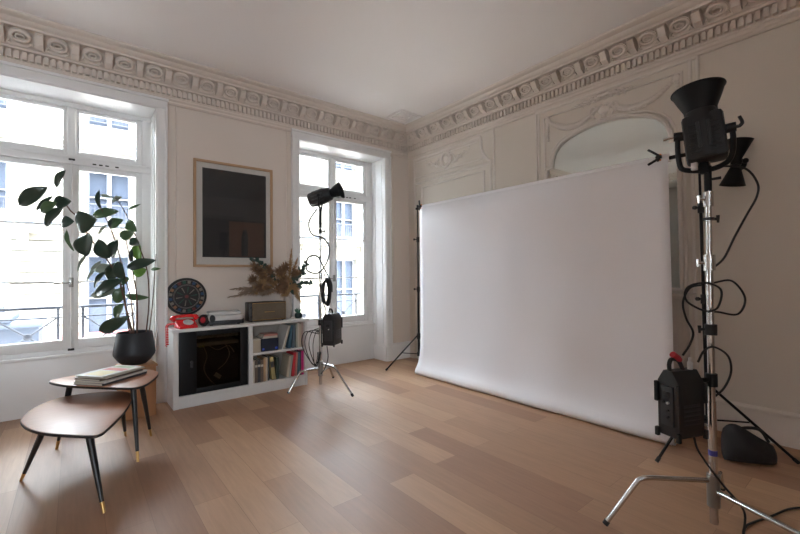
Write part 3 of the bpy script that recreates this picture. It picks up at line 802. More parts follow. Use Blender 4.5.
# square jacket of the lamp housing
m = MB(); m.T = A; m.box(-0.081, 0.081, -0.066, 0.066, -0.128, 0.098, 0.02); m.build('housing_shell', M['black_plastic'], head)
m = MB(); m.T = A
for k in range(7): m.box(-0.06, 0.06, -0.0745, -0.069, -0.10+k*0.022, -0.09+k*0.022, 0.002)
m.build('vent_grille', M['rubber'], head)
# yoke
yk = MB(); yp = []
for sx, sz in ((-0.118,0.03),(-0.122,-0.03),(-0.118,-0.10),(-0.105,-0.145),(-0.06,-0.162),(0,-0.168),(0.06,-0.160),(0.105,-0.135),(0.122,-0.09),(0.124,-0.02),(0.118,0.035)):
    yp.append(pv + VX*sx*0.87 + Z*sz + VN*0.0)
yk.tube(smooth_pts(yp, 4), 0.012, 8)
for sg in (-1, 1): yk.tube([pv+VX*sg*0.078+Z*0.015, pv+VX*sg*0.120+Z*0.018], 0.022, 16)
yoke = yk.build('yoke', M['black_metal'], head)
MB().tube([nat(1.60), nat(1.745)], 0.0155, 14).build('spigot', M['black_metal'], head)
MB().box(-0.02, 0.02, -0.02, 0.02, -0.03, 0.025, 0.006, Matrix.Translation(pv - Z*0.155)).build('yoke_mount', M['black_metal'], head)
m = MB(); q = pv+VX*0.120+Z*0.018
m.tube(smooth_pts([q, q+VX*0.012, q+VX*0.022+Z*0.015, q+VX*0.012+Z*0.045], 5), [0.008]*10+[0.007]*6, 8)
m.build('tilt_lever', M['black_plastic'], head)
m = MB(); q = pv-VX*0.120+Z*0.018
m.tube([q, q-VX*0.03-Z*0.002], 0.006, 8); m.tube([q-VX*0.03-Z*0.002, q-VX*0.045-Z*0.003], 0.009, 10)
m.build('locking_pin', M['chrome'], head)
m = MB(); q = nat(1.68); m.tube([q, q+VX*0.02, q+VX*0.05+Z*0.002], [0.006, 0.006, 0.007], 8); m.build('mount_lever', M['black_plastic'], head)
m = MB(); q = pv-VX*0.04-Z*0.13-VN*0.02; m.box(-0.012,0.012,-0.012,0.012,-0.035,0.02,0.003, Matrix.Translation(q)); m.build('cable_socket', M['silver'], head)

def px(x, y, d):
    """a point seen at pixel (x, y) of the photograph, d metres in front of the camera"""
    return CAM + fw*d + rt*((x-400)/F*d) - up*((y-267)/F*d)

def power_pack(cor, ux, uy, wx, wy, h, label, panel='y'):
    """cor: nearest lower corner; ux/uy: horizontal unit directions of the two visible faces"""
    t = thing('power_pack', label, 'flash power pack', cor)
    R = Matrix((ux, uy, Z)).transposed().to_4x4(); R.translation = cor
    m = MB(); m.T = R
    poly = [(0.0,0.012),(0.008,0.0),(wy-0.008,0.0),(wy,0.012),(wy,h-0.05),(wy-0.03,h),(0.03,h),(0.0,h-0.05)]
    RR = Matrix(((0,0,1,0),(1,0,0,0),(0,1,0,0),(0,0,0,1)))
    m.prism(poly, 0.004, wx-0.004, RR, 0.004)
    m.build('case', M['black_plastic'], t)
    for x in (0.0, wx):                        # corner bumpers
        for y in (0.0, wy):
            m = MB(); m.T = R; m.box(x-0.009, x+0.009, y-0.009, y+0.009, -0.012, 0.03, 0.004); m.build('foot_bumper', M['rubber'], t)
            m = MB(); m.T = R; m.box(x-0.009, x+0.009, y-0.009, y+0.009, h*0.5, h-0.055, 0.004); m.build('corner_bumper', M['rubber'], t)
    m = MB(); m.T = R                          # control panel on the narrow face
    m.box(-0.004, 0.005, 0.022, wy-0.022, 0.05, h-0.07, 0.002)
    pn = m.build('control_panel', M['grey_plastic'], t)
    m = MB(); m.T = R; m.box(-0.008, -0.003, wy*0.36, wy*0.64, h*0.60, h*0.68, 0.001); m.build('display', M['rubber'], pn)
    for zz, yy in ((0.52,0.42),(0.40,0.42),(0.30,0.42),(0.52,0.62)):
        m = MB(); m.T = R; m.tube([(-0.012, wy*yy, h*zz), (-0.002, wy*yy, h*zz)], 0.006, 10); m.build('control_knob', M['silver'] if zz > 0.45 and yy < .5 else M['rubber'], pn)
    m = MB(); m.T = R
    for k in range(5): m.box(wx*0.2, wx*0.8, -0.003, 0.004, h*0.2+k*0.02, h*0.2+0.012+k*0.02, 0.001)
    m.build('vent_slats', M['grey_plastic'], t)
    m = MB(); m.T = R
    m.tube(smooth_pts([(wx*0.12, wy/2, h-0.01), (wx*0.10, wy/2, h+0.03), (wx*0.2, wy/2, h+0.052), (wx*0.45, wy/2, h+0.04), (wx*0.62, wy/2, h-0.005)], 6), 0.009, 8)
    m.build('handle', M['rubber'], t)
    m = MB(); m.T = R
    m.tube([(wx*0.8, wy*0.4, h-0.01), (wx*0.8, wy*0.4, h+0.035)], 0.011, 12); m.tube([(wx*0.8, wy*0.4, h+0.035), (wx*0.8, wy*0.4, h+0.055)], 0.006, 10)
    m.build('socket', M['silver'], t)
    return t, R
# near pack: hangs on the near stand
cor = px(679, 441, 1.80)
ux = (VR*0.955 + VF*0.297); uy = (-VR*0.297 + VF*0.955)
pk, R = power_pack(cor, ux, uy, 0.165, 0.105, 0.30, 'black power pack hanging low on the near chrome stand, with a red plug on top')
m = MB(); m.T = R; m.tube([(0.08, 0.05, 0.345), (0.065, 0.05, 0.355), (0.035, 0.05, 0.375)], [0.012, 0.016, 0.014], 12); m.build('red_plug', M['red_dull'], pk)
# the bracket from the pack to the column
b0 = R @ Vector((0.165, 0.06, 0.24)); m = MB(); m.tube([b0, nat(b0.z)+VR*0.0], 0.011, 10); m.tube([nat(b0.z-0.03), nat(b0.z+0.03)], 0.024, 14); m.build('hook_bracket', M['black_metal'], pk)

# cables of the near stand
cable([px(716,166,2.0), px(744,168,2.02), px(757,182,2.04), px(757,196,2.04), px(746,216,2.02), px(734,238,2.0), px(724,258,1.98), px(713,268,1.97)], 0.0052,
      'black flash cable bowing out to the right just below the near flash head')
cable([px(712,283,1.95), px(732,281,1.97), px(745,298,1.98), px(738,314,1.97), px(718,312,1.96), px(702,310,1.9), px(686,300,1.93), px(688,287,1.95), px(706,283,1.9), px(721,290,1.89), px(718,307,1.88), px(708,312,1.89)], 0.0048,
      'black cable coiled in two loops around the middle of the near stand', name='cable_coil')
cable([px(702,285,1.98), px(690,288,1.98), px(683,302,1.95), px(686,318,1.92), px(693,332,1.9), px(690,344,1.86), px(683,355,1.82)], 0.0048,
      'black cable running down from the stand clamp to the red pack plug')
cable([px(698,362,1.82), px(704,351,1.84), px(714,347,1.88), px(728,356,1.9), px(731,372,1.9), px(724,388,1.9), px(713,398,1.92)], 0.0048,
      'black cable arching right of the chrome column beside the near power pack')
pA = px(694,437,1.84)
cable([pA, px(698,450,1.84), px(710,468,1.84), px(723,485,1.83), Vector((-1.50,-4.15,0.12)), Vector((-1.50,-4.145,0.012)), Vector((-1.38,-4.14,0.006)), Vector((-1.2,-4.2,0.006)), Vector((-1.02,-4.26,0.006)), Vector((-0.85,-4.40,0.006))], 0.0048,
      'black mains cable trailing from the near power pack across the floor')

# far stand
FB = Vector((-1.827, -0.628, 0)); lean2 = Vector((0.006, 0, 0))
far, fat = cstand(FB, 'slim chrome stand in front of the right window beside the cabinet',
    [(-1.724,-1.123,0.27,0.45), (-2.19,-0.60,0.22,0.62), (-1.50,-0.33,0.17,0.66)],
    [(0.60,1.25,0.0145),(1.2,1.78,0.012)],
    [(1.24,0.06,0.021,0.3,'chrome'),(1.72,0.05,0.018,0.2,'black_plastic'),(0.62,0.05,0.022,2.6,'chrome')], lean2)
pv2 = fat(2.10)
ax2 = (VR*0.93 + Z*0.26 - VF*0.20); 
head2, A2 = flash_head(pv2, ax2, VF, 0.88, 'small black studio flash head pointing right, on the stand by the right window', horn=(0.058,0.100,0.13))
m = MB(); q = fat(1.78)
m.tube([fat(1.76), fat(1.99)], 0.017, 12); m.build('spigot', M['black_metal'], head2)
yp = [pv2 + VF*a + Z*b for a, b in ((-0.095,0.0),(-0.098,-0.05),(-0.07,-0.115),(0,-0.125),(0.07,-0.115),(0.098,-0.05),(0.095,0.0))]
m = MB(); m.tube(smooth_pts(yp, 5), 0.011, 8)
for sg in (-1, 1): m.tube([pv2+VF*sg*0.07, pv2+VF*sg*0.11], 0.018, 12)
m.build('yoke', M['black_metal'], head2)
m = MB(); m.T = A2; m.box(-0.068, 0.068, -0.068, 0.068, -0.112, -0.02, 0.012); m.build('rear_housing', M['grey_plastic'], head2)
# far pack
ux = (VR*0.93 + VF*0.37); uy = (-VR*0.37 + VF*0.93)
ux2 = (-VR*0.97 + VF*0.24); uy2 = (VR*0.24 + VF*0.97)
cor = px(334, 346, 4.28)
pk2, R2 = power_pack(cor, uy2*1.0, ux2*1.0, 0.22, 0.135, 0.335, 'black power pack with a top handle hanging on the slim stand by the right window')
b0 = fat(0.72); m = MB(); m.tube([fat(0.69), fat(0.75)], 0.026, 12); m.tube([b0, R2 @ Vector((0.02, 0.14, 0.25))], 0.012, 10); m.build('hook_bracket', M['black_metal'], pk2)
D2 = 4.36
cable([px(317,209,D2), px(309,222,D2), px(312,234,D2), px(323,238,D2), px(329,247,D2), px(327,262,D2), px(318,273,D2), px(307,270,D2), px(308,258,D2), px(317,256,D2), px(324,268,D2-.02), px(331,282,D2-.02), px(332,292,D2-.02)], 0.0085,
      'black cable looping down the slim stand from the small flash head')
m = MB()
for k in range(4):
    ctr = [px(325+3.4*math.cos(q)+k*0.8, 292+ (11+k)*math.sin(q), D2-0.05-0.012*k) for q in [2*PI*i/16 for i in range(16)]]
    m.loop(ctr, 0.009, 6)
m.tube(smooth_pts([px(322,300,D2-.05), px(326,312,D2-.04), px(322,322,D2), px(327,334,D2)], 5), 0.008, 6)
m.tube([px(320,284,D2-0.07), px(322,292,D2-0.09)], 0.012, 8)
o = m.build('cable_coil', M['rubber']); tag(recenter(o, px(324,310,D2)), 'hank of black cable hung on the slim stand just above the far power pack', 'cable')
m_ = MB()
for k, (dx, e) in enumerate(((0,0),(4,3),(-4,6),(7,1))):
    m_.tube(smooth_pts([px(319,328+2*k,D2), px(312-dx,332,D2-.02), px(309-dx,345,D2-.04), px(313-dx*0.4,360+e,D2-.04), px(317,366-e,D2-.02), px(319+dx*.3,352,D2)], 5), 0.0045, 6)
o = m_.build('cable_bundle', M['rubber']); tag(recenter(o, px(315,366,D2)), 'tangle of thin black cables hanging between the cabinet and the slim stand', 'cable')
cable([px(327,346,4.3), px(328,358,4.3), px(325,368,4.32), px(321,374,4.35)], 0.0055, 'short black lead dropping under the far power pack')

# diabolo wall lamp
c0 = Vector((-0.10, -3.885, 2.045)); axl = (Z*1.0 + Vector((0,-1,0))*(0.16)).normalized()
t = thing('wall_lamp', 'black double cone wall lamp on the right wall behind the near flash head', 'wall lamp', (0, -3.885, 2.045))
A3 = axis_matrix(c0, axl, (0,1,0))
for sg, nm in ((1,'upper_shade'),(-1,'lower_shade')):
    m = MB(); m.T = A3
    pr = [(0.026,0.012*sg),(0.030,0.03*sg),(0.078,0.165*sg),(0.080,0.168*sg),(0.076,0.166*sg),(0.027,0.035*sg),(0.02,0.015*sg)]
    m.lathe(pr, seg=36, cap0=False, cap1=True); m.build(nm, M['black_metal'], t)
m = MB(); m.T = A3; m.tube([(0,0,-0.016),(0,0,0.016)], 0.034, 24); m.build('joint', M['black_metal'], t)
m = MB(); m.tube([c0, (-0.012, -3.885, 2.045)], 0.012, 12); m.tube([(-0.02, -3.885, 2.045), (-0.001, -3.885, 2.045)], 0.045, 24)
m.ball(c0 + Vector((-0.01,-0.055,0.0)), 0.02, 12, 8); m.tube([c0, c0+Vector((-0.01,-0.055,0))], 0.007, 8); m.build('wall_bracket', M['black_metal'], t)

# ---------------------------------------------------------------- picture
t = thing('framed_picture', 'large oak framed dark print with a pale mount, on the wall between the windows', 'picture', (-2.54, 0, 1.91))
x0, x1, z0, z1 = -2.962, -2.117, 1.338, 2.478
fwid, fd = 0.026, 0.032
m = MB(); m.box(x0, x0+fwid, -fd, -0.002, z0, z1, 0.003); m.box(x1-fwid, x1, -fd, -0.002, z0, z1, 0.003)
m.box(x0+fwid, x1-fwid, -fd, -0.002, z0, z0+fwid, 0.003); m.box(x0+fwid, x1-fwid, -fd, -0.002, z1-fwid, z1, 0.003)
m.build('frame', M['oak'], t)
MB().box(x0+fwid, x1-fwid, -0.010, -0.004, z0+fwid, z1-fwid).build('mount', M['mount'], t)
ax0, ax1, az0, az1 = x0+0.088, x1-0.075, z0+0.105, z1-0.082
pr = MB().box(ax0, ax1, -0.0125, -0.010, az0, az1).build('print', M['art_black'], t)
m = MB(); m.box(ax0+0.0, ax1, -0.0135, -0.0125, az0+0.42, az0+0.66); m.build('printed_band', M['art_dark'], pr)
m = MB(); m.box(ax0+0.27, ax1-0.03, -0.0135, -0.0125, az0+0.01, az0+0.40); m.build('reflection_block', M['reflect_brown'], pr)  # brown block: a reflection in the glass, put into the print's colour
MB().prism([(ax0+0.40,az0+0.02),(ax0+0.47,az0+0.02),(ax0+0.475,az0+0.22),(ax0+0.46,az0+0.31),(ax0+0.42,az0+0.31),(ax0+0.40,az0+0.22)], 0.0135, 0.0142, Matrix(((1,0,0,0),(0,0,-1,0),(0,1,0,0),(0,0,0,1)))).build('reflection_mark', M['art_black'], pr)  # dark figure within that reflection, painted on as a thin shape
MB().box(x0+fwid, x1-fwid, -0.022, -0.020, z0+fwid, z1-fwid).build('picture_glass', M['picture_pane'], t)

# wall panel beads on the north wall
mb = MB()
for x in (-1.93,): mb.tube([(x, 0, 0.25), (x, 0, 2.98)], 0.009, 8)
for x in (-3.12,): mb.tube([(x, 0, 0.25), (x, 0, 2.98)], 0.009, 8)
mb.tube([(-0.30, 0, 0.25), (-0.30, 0, 2.98)], 0.009, 8)
struct(mb, 'trim_10', M['wall'])

# ---------------------------------------------------------------- cabinet
t = thing('cabinet', 'low white cabinet with two open shelves on the right, under the framed picture', 'cabinet', (-2.54, -0.2, 0))
cx0, cx1, cyf, cyb = -3.21, -1.862, -0.385, -0.04
MB().box(cx0-0.012, cx1+0.018, cyf-0.012, cyb, 0.715, 0.745, 0.004).build('top_board', M['cab_white'], t)
for a, b in ((cx0, cx0+0.045), (cx1-0.028, cx1)): MB().box(a, b, cyf, cyb, 0.0, 0.715, 0.003).build('side_panel', M['cab_white'], t)
MB().box(-2.515, -2.475, cyf, cyb-0.012, 0.112, 0.715, 0.003).build('divider', M['cab_white'], t)
MB().box(cx0+0.045, cx1-0.028, cyf, cyb, 0.085, 0.112, 0.003).build('bottom_board', M['cab_white'], t)
MB().box(cx0+0.045, cx1-0.028, cyf+0.008, cyf+0.028, 0.0, 0.085, 0.002).build('plinth', M['cab_white'], t)
MB().box(cx0+0.045, cx1-0.028, cyb-0.012, cyb-0.001, 0.112, 0.715).build('back_board', M['cab_in'], t)
MB().box(-2.475, cx1-0.028, cyf+0.01, cyb-0.012, 0.405, 0.427, 0.003).build('shelf', M['cab_white'], t)
# equipment rack behind the smoked door
t = thing('equipment_rack', 'black equipment rack with a smoked glass door inside the left bay of the white cabinet', 'equipment rack', (-2.84, -0.2, 0.113))
rx0, rx1, rz0, rz1 = cx0+0.05, -2.52, 0.1135, 0.712
m = MB()
m.box(rx0, rx1, cyf+0.045, cyb-0.02, rz0, rz0+0.015); m.box(rx0, rx1, cyf+0.045, cyb-0.02, rz1-0.015, rz1)
m.box(rx0, rx0+0.012, cyf+0.045, cyb-0.02, rz0, rz1); m.box(rx1-0.012, rx1, cyf+0.045, cyb-0.02, rz0, rz1); m.box(rx0, rx1, cyb-0.03, cyb-0.02, rz0, rz1)
m.build('case', M['black_metal'], t)
m = MB(); dy0, dy1 = cyf+0.022, cyf+0.044
m.box(rx0, rx0+0.155, dy0, dy1, rz0, rz1, 0.003); m.box(rx1-0.075, rx1, dy0, dy1, rz0, rz1, 0.003)
m.box(rx0+0.155, rx1-0.075, dy0, dy1, rz0, rz0+0.05, 0.003); m.box(rx0+0.155, rx1-0.075, dy0, dy1, rz1-0.05, rz1, 0.003)
dr = m.build('door', M['black_metal'], t)
MB().box(rx0+0.153, rx1-0.073, dy0+0.008, dy0+0.012, rz0+0.048, rz1-0.048).build('door_glass', M['dark_pane'], dr)
m = MB(); m.tube([(rx0+0.11, dy0-0.008, 0.42), (rx0+0.11, dy0, 0.42)], 0.014, 14); m.box(rx0+0.10, rx0+0.12, dy0-0.014, dy0-0.002, 0.37, 0.41, 0.003); m.build('door_lock', M['grey_plastic'], dr)
m = MB(); m.box(rx0+0.17, rx1-0.08, cyf+0.07, cyb-0.05, 0.55, 0.585, 0.003).box(rx0+0.17, rx1-0.08, cyf+0.07, cyb-0.05, 0.625, 0.65, 0.003); m.build('rack_unit', M['vase'], t)
m = MB(); m.box(rx0+0.18, rx0+0.20, cyf+0.064, cyf+0.07, 0.545, 0.56); m.box(rx0+0.21, rx0+0.23, cyf+0.064, cyf+0.07, 0.545, 0.56); m.build('indicator_light', M['glowgreen'], t)
for pts in ([(-2.93,-0.28,0.55),(-2.90,-0.30,0.45),(-2.93,-0.31,0.33),(-2.88,-0.30,0.22),(-2.80,-0.28,0.13)],
            [(-2.72,-0.28,0.55),(-2.69,-0.31,0.45),(-2.73,-0.31,0.36),(-2.80,-0.3,0.30)],
            [(-2.88,-0.27,0.55),(-2.80,-0.30,0.50),(-2.70,-0.31,0.53),(-2.64,-0.3,0.46)]):
    MB().tube(smooth_pts(pts, 6), 0.0042, 6).build('inner_cable', M['vase'], t)
MB().box(-0.035, 0.035, -0.004, 0.004, -0.02, 0.02, 0.001, Matrix.Translation((-2.80,-0.30,0.24)) @ Matrix.Rotation(0.7, 4, 'Y')).build('paper_tag', M['page'], t)

# books and boxes on the cabinet shelves
def book(x, z, wd, h, d, tilt, cov, label, group, lay=False, yf=-0.35, cat='book', name='book', band=None):
    t = thing(name, label, cat, (x, yf+d/2, z), group)
    T = Matrix.Translation((x, yf, z)) @ Matrix.Rotation(tilt, 4, 'Y')
    th = 0.0025
    m = MB(); m.T = T
    if lay:
        m.box(0, h, 0, d, 0, th); m.box(0, h, 0, d, wd-th, wd); m.box(0, h, -0.001, th, 0, wd)
        m.build('cover', cov, t, smooth=False)
        m = MB(); m.T = T; m.box(0.003, h-0.003, th, d-0.003, th, wd-th); m.build('page_block', M['page'], t, smooth=False)
    else:
        m.box(0, th, 0, d, 0, h); m.box(wd-th, wd, 0, d, 0, h); m.box(0, wd, -0.001, th, 0, h)
        m.build('cover', cov, t, smooth=False)
        m = MB(); m.T = T; m.box(th, wd-th, th, d-0.003, 0.003, h-0.003); m.build('page_block', M['page'], t, smooth=False)
        if band:
            m = MB(); m.T = T; m.box(0.002, wd-0.002, -0.0022, -0.001, h*band[0], h*band[1]); m.build('spine_label', band[2], t, smooth=False)
    return t
pal = {k: cm('cover_'+k, v) for k, v in dict(cream=(0.55,0.5,0.42), brown=(0.14,0.10,0.075), charcoal=(0.05,0.05,0.055), tan=(0.42,0.26,0.14), slate=(0.10,0.13,0.16),
      green=(0.05,0.07,0.055), mustard=(0.36,0.28,0.12), orange=(0.6,0.26,0.10), crimson=(0.55,0.03,0.04), teal=(0.08,0.17,0.22), magenta=(0.50,0.02,0.16), white=(0.62,0.6,0.56),
      petrol=(0.04,0.11,0.16), sage=(0.30,0.33,0.28), sand=(0.48,0.40,0.30), rose=(0.50,0.22,0.18), navy=(0.012,0.016,0.035), pink=(0.45,0.32,0.28)).items()}
zl = 0.1125; G = 'books on the lower cabinet shelf'
lower = [(0.022,0.235,0.20,0,'cream','pale cream spined book at the far left of the lower shelf'),
 (0.030,0.230,0.20,0,'brown','brown spined book second from the left on the lower shelf'),
 (0.030,0.232,0.20,0,'charcoal','charcoal book beside the brown one on the lower shelf'),
 (0.030,0.228,0.20,0,'brown','thick dark brown book fourth from the left on the lower shelf'),
 (0.022,0.250,0.20,0,'tan','tan book standing tallest of the left hand group on the lower shelf'),
 (0.020,0.248,0.20,0,'sand','sand coloured book next to the tan one on the lower shelf'),
 (0.018,0.262,0.20,0,'charcoal','thin black book in the middle of the lower shelf'),
 (0.042,0.245,0.20,-0.13,'mustard','leaning mustard and black book in the middle of the lower shelf'),
 (0.030,0.235,0.20,0.0,'green','dark green book right of the leaning mustard one'),
 (0.024,0.232,0.20,0.15,'sand','leaning sand coloured book before the red ones on the lower shelf'),
 (0.022,0.235,0.20,0.15,'sage','leaning grey green book before the red ones on the lower shelf'),
 (0.030,0.262,0.20,0.10,'crimson','thick bright red book leaning on the lower shelf'),
 (0.018,0.262,0.20,0.06,'rose','thin dull red book right of the bright red one'),
 (0.020,0.258,0.20,0.0,'teal','dark teal book between the red and pink ones on the lower shelf'),
 (0.014,0.262,0.20,0.0,'charcoal','thin black book between the teal and pink ones'),
 (0.030,0.268,0.20,0.0,'magenta','bright pink book at the far right of the lower shelf')]
def layout(items, x_left, x_right, split):
    xs = []; x = x_left
    for i, it in enumerate(items):
        wd, h, tl = it[0], it[1], it[3]
        nxt = items[i+1][3] if i+1 < len(items) else 0
        if tl < 0: x += h*math.sin(-tl)
        xs.append(x)
        x += wd*math.cos(tl) + (h*max(0.0, math.sin(tl)-math.sin(max(0, nxt))) if tl > 0 else 0) + (wd*0.03 if tl else 0) + 0.0012
    extra = x_right - x
    return [v + (extra if i >= split else 0) for i, v in enumerate(xs)]
for xx, (i, (wd, h, d, tl, c, lb)) in zip(layout(lower, -2.470, cx1-0.029, 9), enumerate(lower)):
    book(xx, zl + (wd*math.sin(tl) if tl > 0 else 0.0005), wd, h, d, tl, pal[c], lb, G,
         band=(0.55,0.8,pal['charcoal']) if c == 'mustard' else ((0.7,0.8,pal['cream']) if c in ('brown','charcoal') and i < 5 else None))
G = 'books on the upper cabinet shelf'; zu = 0.4275
upper = [(0.012,0.262,0.24,0.30,'white','leaning white record sleeve on the upper shelf'),
 (0.012,0.262,0.24,0.28,'sand','leaning sand coloured sleeve beside the white one on the upper shelf'),
 (0.030,0.255,0.24,0.13,'petrol','leaning dark blue folder on the upper shelf'),
 (0.026,0.258,0.24,0.06,'slate','slate folder next to the dark blue one on the upper shelf'),
 (0.020,0.268,0.24,0,'sage','grey green binder on the upper shelf'),
 (0.022,0.275,0.24,0,'cream','cream book beside the grey green binder on the upper shelf'),
 (0.020,0.262,0.24,0,'sand','sand coloured book near the right end of the upper shelf'),
 (0.028,0.275,0.24,0,'pink','dusty pink book at the right end of the upper shelf')]
xs_ = layout(upper, -2.16, cx1-0.029, 0)
for (wd, h, d, tl, c, lb), x in zip(upper, xs_):
    book(x, zu + wd*math.sin(tl) if tl else zu, wd, h, d, tl, pal[c], lb, G)
t = thing('storage_box', 'pale box at the left end of the upper cabinet shelf', 'box', (-2.42, -0.25, 0.4275))
MB().box(-2.470, -2.385, -0.36, -0.16, 0.4275, 0.560, 0.004).build('box_body', pal['sand'], t)
MB().box(-2.472, -2.383, -0.362, -0.158, 0.560, 0.572, 0.003).build('lid', pal['cream'], t)
t = thing('storage_box', 'dark navy box with blue lights beside the pale box on the upper cabinet shelf', 'box', (-2.27, -0.25, 0.4275))
MB().box(-2.375, -2.185, -0.35, -0.13, 0.4275, 0.565, 0.006).build('box_body', pal['navy'], t)
m = MB(); m.box(-2.365, -2.345, -0.354, -0.35, 0.445, 0.465); m.build('indicator_light', M['blue_led'], t)
m = MB(); m.box(-2.225, -2.200, -0.354, -0.35, 0.445, 0.465); m.build('indicator_light', M['blue_led'], t)
book(-2.36, 0.5655, 0.022, 0.16, 0.17, 0, pal['cream'], 'cream book lying on top of the navy box', G, lay=True)
book(-2.345, 0.588, 0.020, 0.15, 0.16, 0, pal['rose'], 'dull red book lying topmost on the navy box', G, lay=True)

# ---------------------------------------------------------------- objects on the cabinet
zt = 0.7455
# dartboard
cD = Vector((-3.045, -0.205, 1.0))
nD = Vector((0, -1, 0.14)).normalized()
cD = Vector((-3.03, -0.030, 1.035)); nD = Vector((0,-1,0))
t = thing('dartboard', 'round dartboard with blue and orange segments hanging above the red telephone', 'dartboard', (-3.03, 0, 1.035))
Rd = axis_matrix(cD, nD, (1,0,0)); rD = 0.190
m = MB(); m.T = Rd; m.lathe([(rD*0.98,-0.029),(rD,-0.024),(rD,0.008),(rD*0.98,0.012)], seg=48); m.build('board', M['black_plastic'], t)
def sector(r0, r1, a0, a1, h0, h1):
    n = 4; m.prism([(r1*math.cos(a0+(a1-a0)*k/n), r1*math.sin(a0+(a1-a0)*k/n)) for k in range(n+1)] + [(r0*math.cos(a1-(a1-a0)*k/n), r0*math.sin(a1-(a1-a0)*k/n)) for k in range(n+1)], h0, h1)
dc = [cm('dart_blue',(0.02,0.07,0.17)), cm('dart_orange',(0.33,0.16,0.08)), cm('dart_cream',(0.24,0.21,0.18)), cm('dart_green',(0.015,0.09,0.06)), cm('dart_red',(0.16,0.03,0.03))]
for k in range(20):
    a0 = 2*PI*k/20+0.03; a1 = 2*PI*(k+1)/20-0.03
    m = MB(); m.T = Rd; sector(rD*0.70, rD*0.85, a0+0.03, a1-0.03, 0.0125, 0.0145); m.build('outer_segment', dc[[0,2,1,0,2,3,4,0,1,2][k % 10]], t, smooth=False)
    if k % 2 == 0:
        m = MB(); m.T = Rd; sector(rD*0.20, rD*0.52, a0+0.07, a1-0.07, 0.0125, 0.0145); m.build('inner_segment', dc[2 if k % 4 else 3], t, smooth=False)
m = MB(); m.T = Rd; m.tube([(0,0,0.012),(0,0,0.016)], rD*0.09, 16); m.build('bullseye', dc[4], t)
m = MB(); m.T = Rd
for r in (0.6, 0.64, 0.87): m.loop([(rD*r*math.cos(2*PI*k/40), rD*r*math.sin(2*PI*k/40), 0.014) for k in range(40)], 0.0016, 5)
m.build('wire_ring', M['steel'], t)

# telephone
t = thing('telephone', 'bright red telephone on the left end of the white cabinet', 'telephone', (-3.09, -0.30, zt))
T = Matrix.Translation((-3.088, -0.29, zt)) @ Matrix.Rotation(0.12, 4, 'Z')
m = MB(); m.T = T
RR = Matrix(((0,0,1,0),(1,0,0,0),(0,1,0,0),(0,0,0,1)))
m.prism([(-0.085,0.0),(0.08,0.0),(0.08,0.062),(0.05,0.078),(0.0,0.066),(-0.085,0.024)], -0.085, 0.085, RR, 0.008); ph = m.build('phone_body', M['red'], t)
m = MB(); m.T = T @ Matrix.Translation((0.015,-0.028,0.050)) @ Matrix.Rotation(-0.45+0.0, 4, 'X').inverted()
m.lathe([(0.044,-0.002),(0.046,0.006),(0.040,0.012),(0.015,0.013)], seg=28); m.build('dial', M['silver'], ph)
m = MB(); m.T = T
m.tube(smooth_pts([(-0.115,0.03,0.075),(-0.085,0.035,0.105),(0,0.04,0.112),(0.085,0.035,0.105),(0.115,0.03,0.075)], 5), [0.026]*5+[0.016]*4+[0.014]*3+[0.016]*4+[0.026]*5, 12); m.build('handset', M['red'], t)
m = MB(); pts = []
for k in range(90):
    u = k/89; base = Vector((-3.20-0.055*min(1,u*3), -0.33-0.03*u, zt+0.05-0.20*max(0,u-0.25)**1.1/0.75))
    if u < 0.25: base.z = zt+0.05
    pts.append(base + Vector((0.012*math.cos(k*1.25), 0.012*math.sin(k*1.25), 0.006*math.sin(k*1.25))))
m.tube(pts, 0.0035, 6); m.build('coiled_cord', M['red'], t)

# projector
t = thing('projector', 'silver grey projector lying on the cabinet between the telephone and the radio', 'projector', (-2.75, -0.25, zt))
T = Matrix.Translation((-2.725, -0.245, zt)) @ Matrix.Rotation(-0.10, 4, 'Z') @ Matrix.Diagonal((1,1,1.4,1))
m = MB(); m.T = T
m.prism([(-0.17,-0.09),(-0.15,-0.11),(0.15,-0.11),(0.17,-0.09),(0.17,0.10),(-0.17,0.10)], 0.034, 0.072, None, 0.010); m.build('body', M['silver'], t)
m = MB(); m.T = T; m.prism([(-0.15,-0.085),(0.15,-0.085),(0.155,0.085),(-0.155,0.085)], 0.072, 0.098, None, 0.012); pt = m.build('top_cover', M['silver'], t)
m = MB(); m.T = T; m.lathe([(0.020,0.098),(0.018,0.101)], Matrix.Translation((0.02,-0.02,0)), 18); m.build('cover_badge', M['page'], pt)
m = MB(); m.T = T; m.tube([(-0.125,-0.128,0.052),(-0.125,-0.10,0.052)], 0.026, 20); m.build('lens', M['black_plastic'], t)
m = MB(); m.T = T; m.box(-0.15,0.16,-0.09,0.085,0.008,0.034,0.006); m.build('base', M['grey_plastic'], t)
for dx in (-0.13, 0.13):
    m = MB(); m.T = T; m.tube([(dx,-0.07,0),(dx,-0.07,0.009)], 0.014, 12); m.build('foot', M['rubber'], t)
m = MB(); m.T = T; m.tube([(0,0.07,0),(0,0.07,0.009)], 0.014, 12); m.build('foot', M['rubber'], t)
t = thing('speaker_disc', 'dark round speaker standing between the telephone and the projector', 'speaker', (-2.93, -0.27, zt))
m = MB(); m.T = axis_matrix((-2.925,-0.285,zt+0.060), (-0.75,-0.6,0.12)); m.lathe([(0.050,-0.02),(0.056,-0.012),(0.056,0.012),(0.050,0.018),(0.02,0.012)], seg=32); m.build('housing', M['black_plastic'], t)
m = MB(); m.box(-2.945,-2.905,-0.30,-0.27,zt,zt+0.010,0.003); m.build('foot', M['black_plastic'], t)
m = MB(); m.T = axis_matrix((-2.925,-0.285,zt+0.060), (-0.75,-0.6,0.12)); m.lathe([(0.040,0.012),(0.02,0.0155),(0.004,0.016)], seg=24); m.build('cone', M['red_dull'], t)
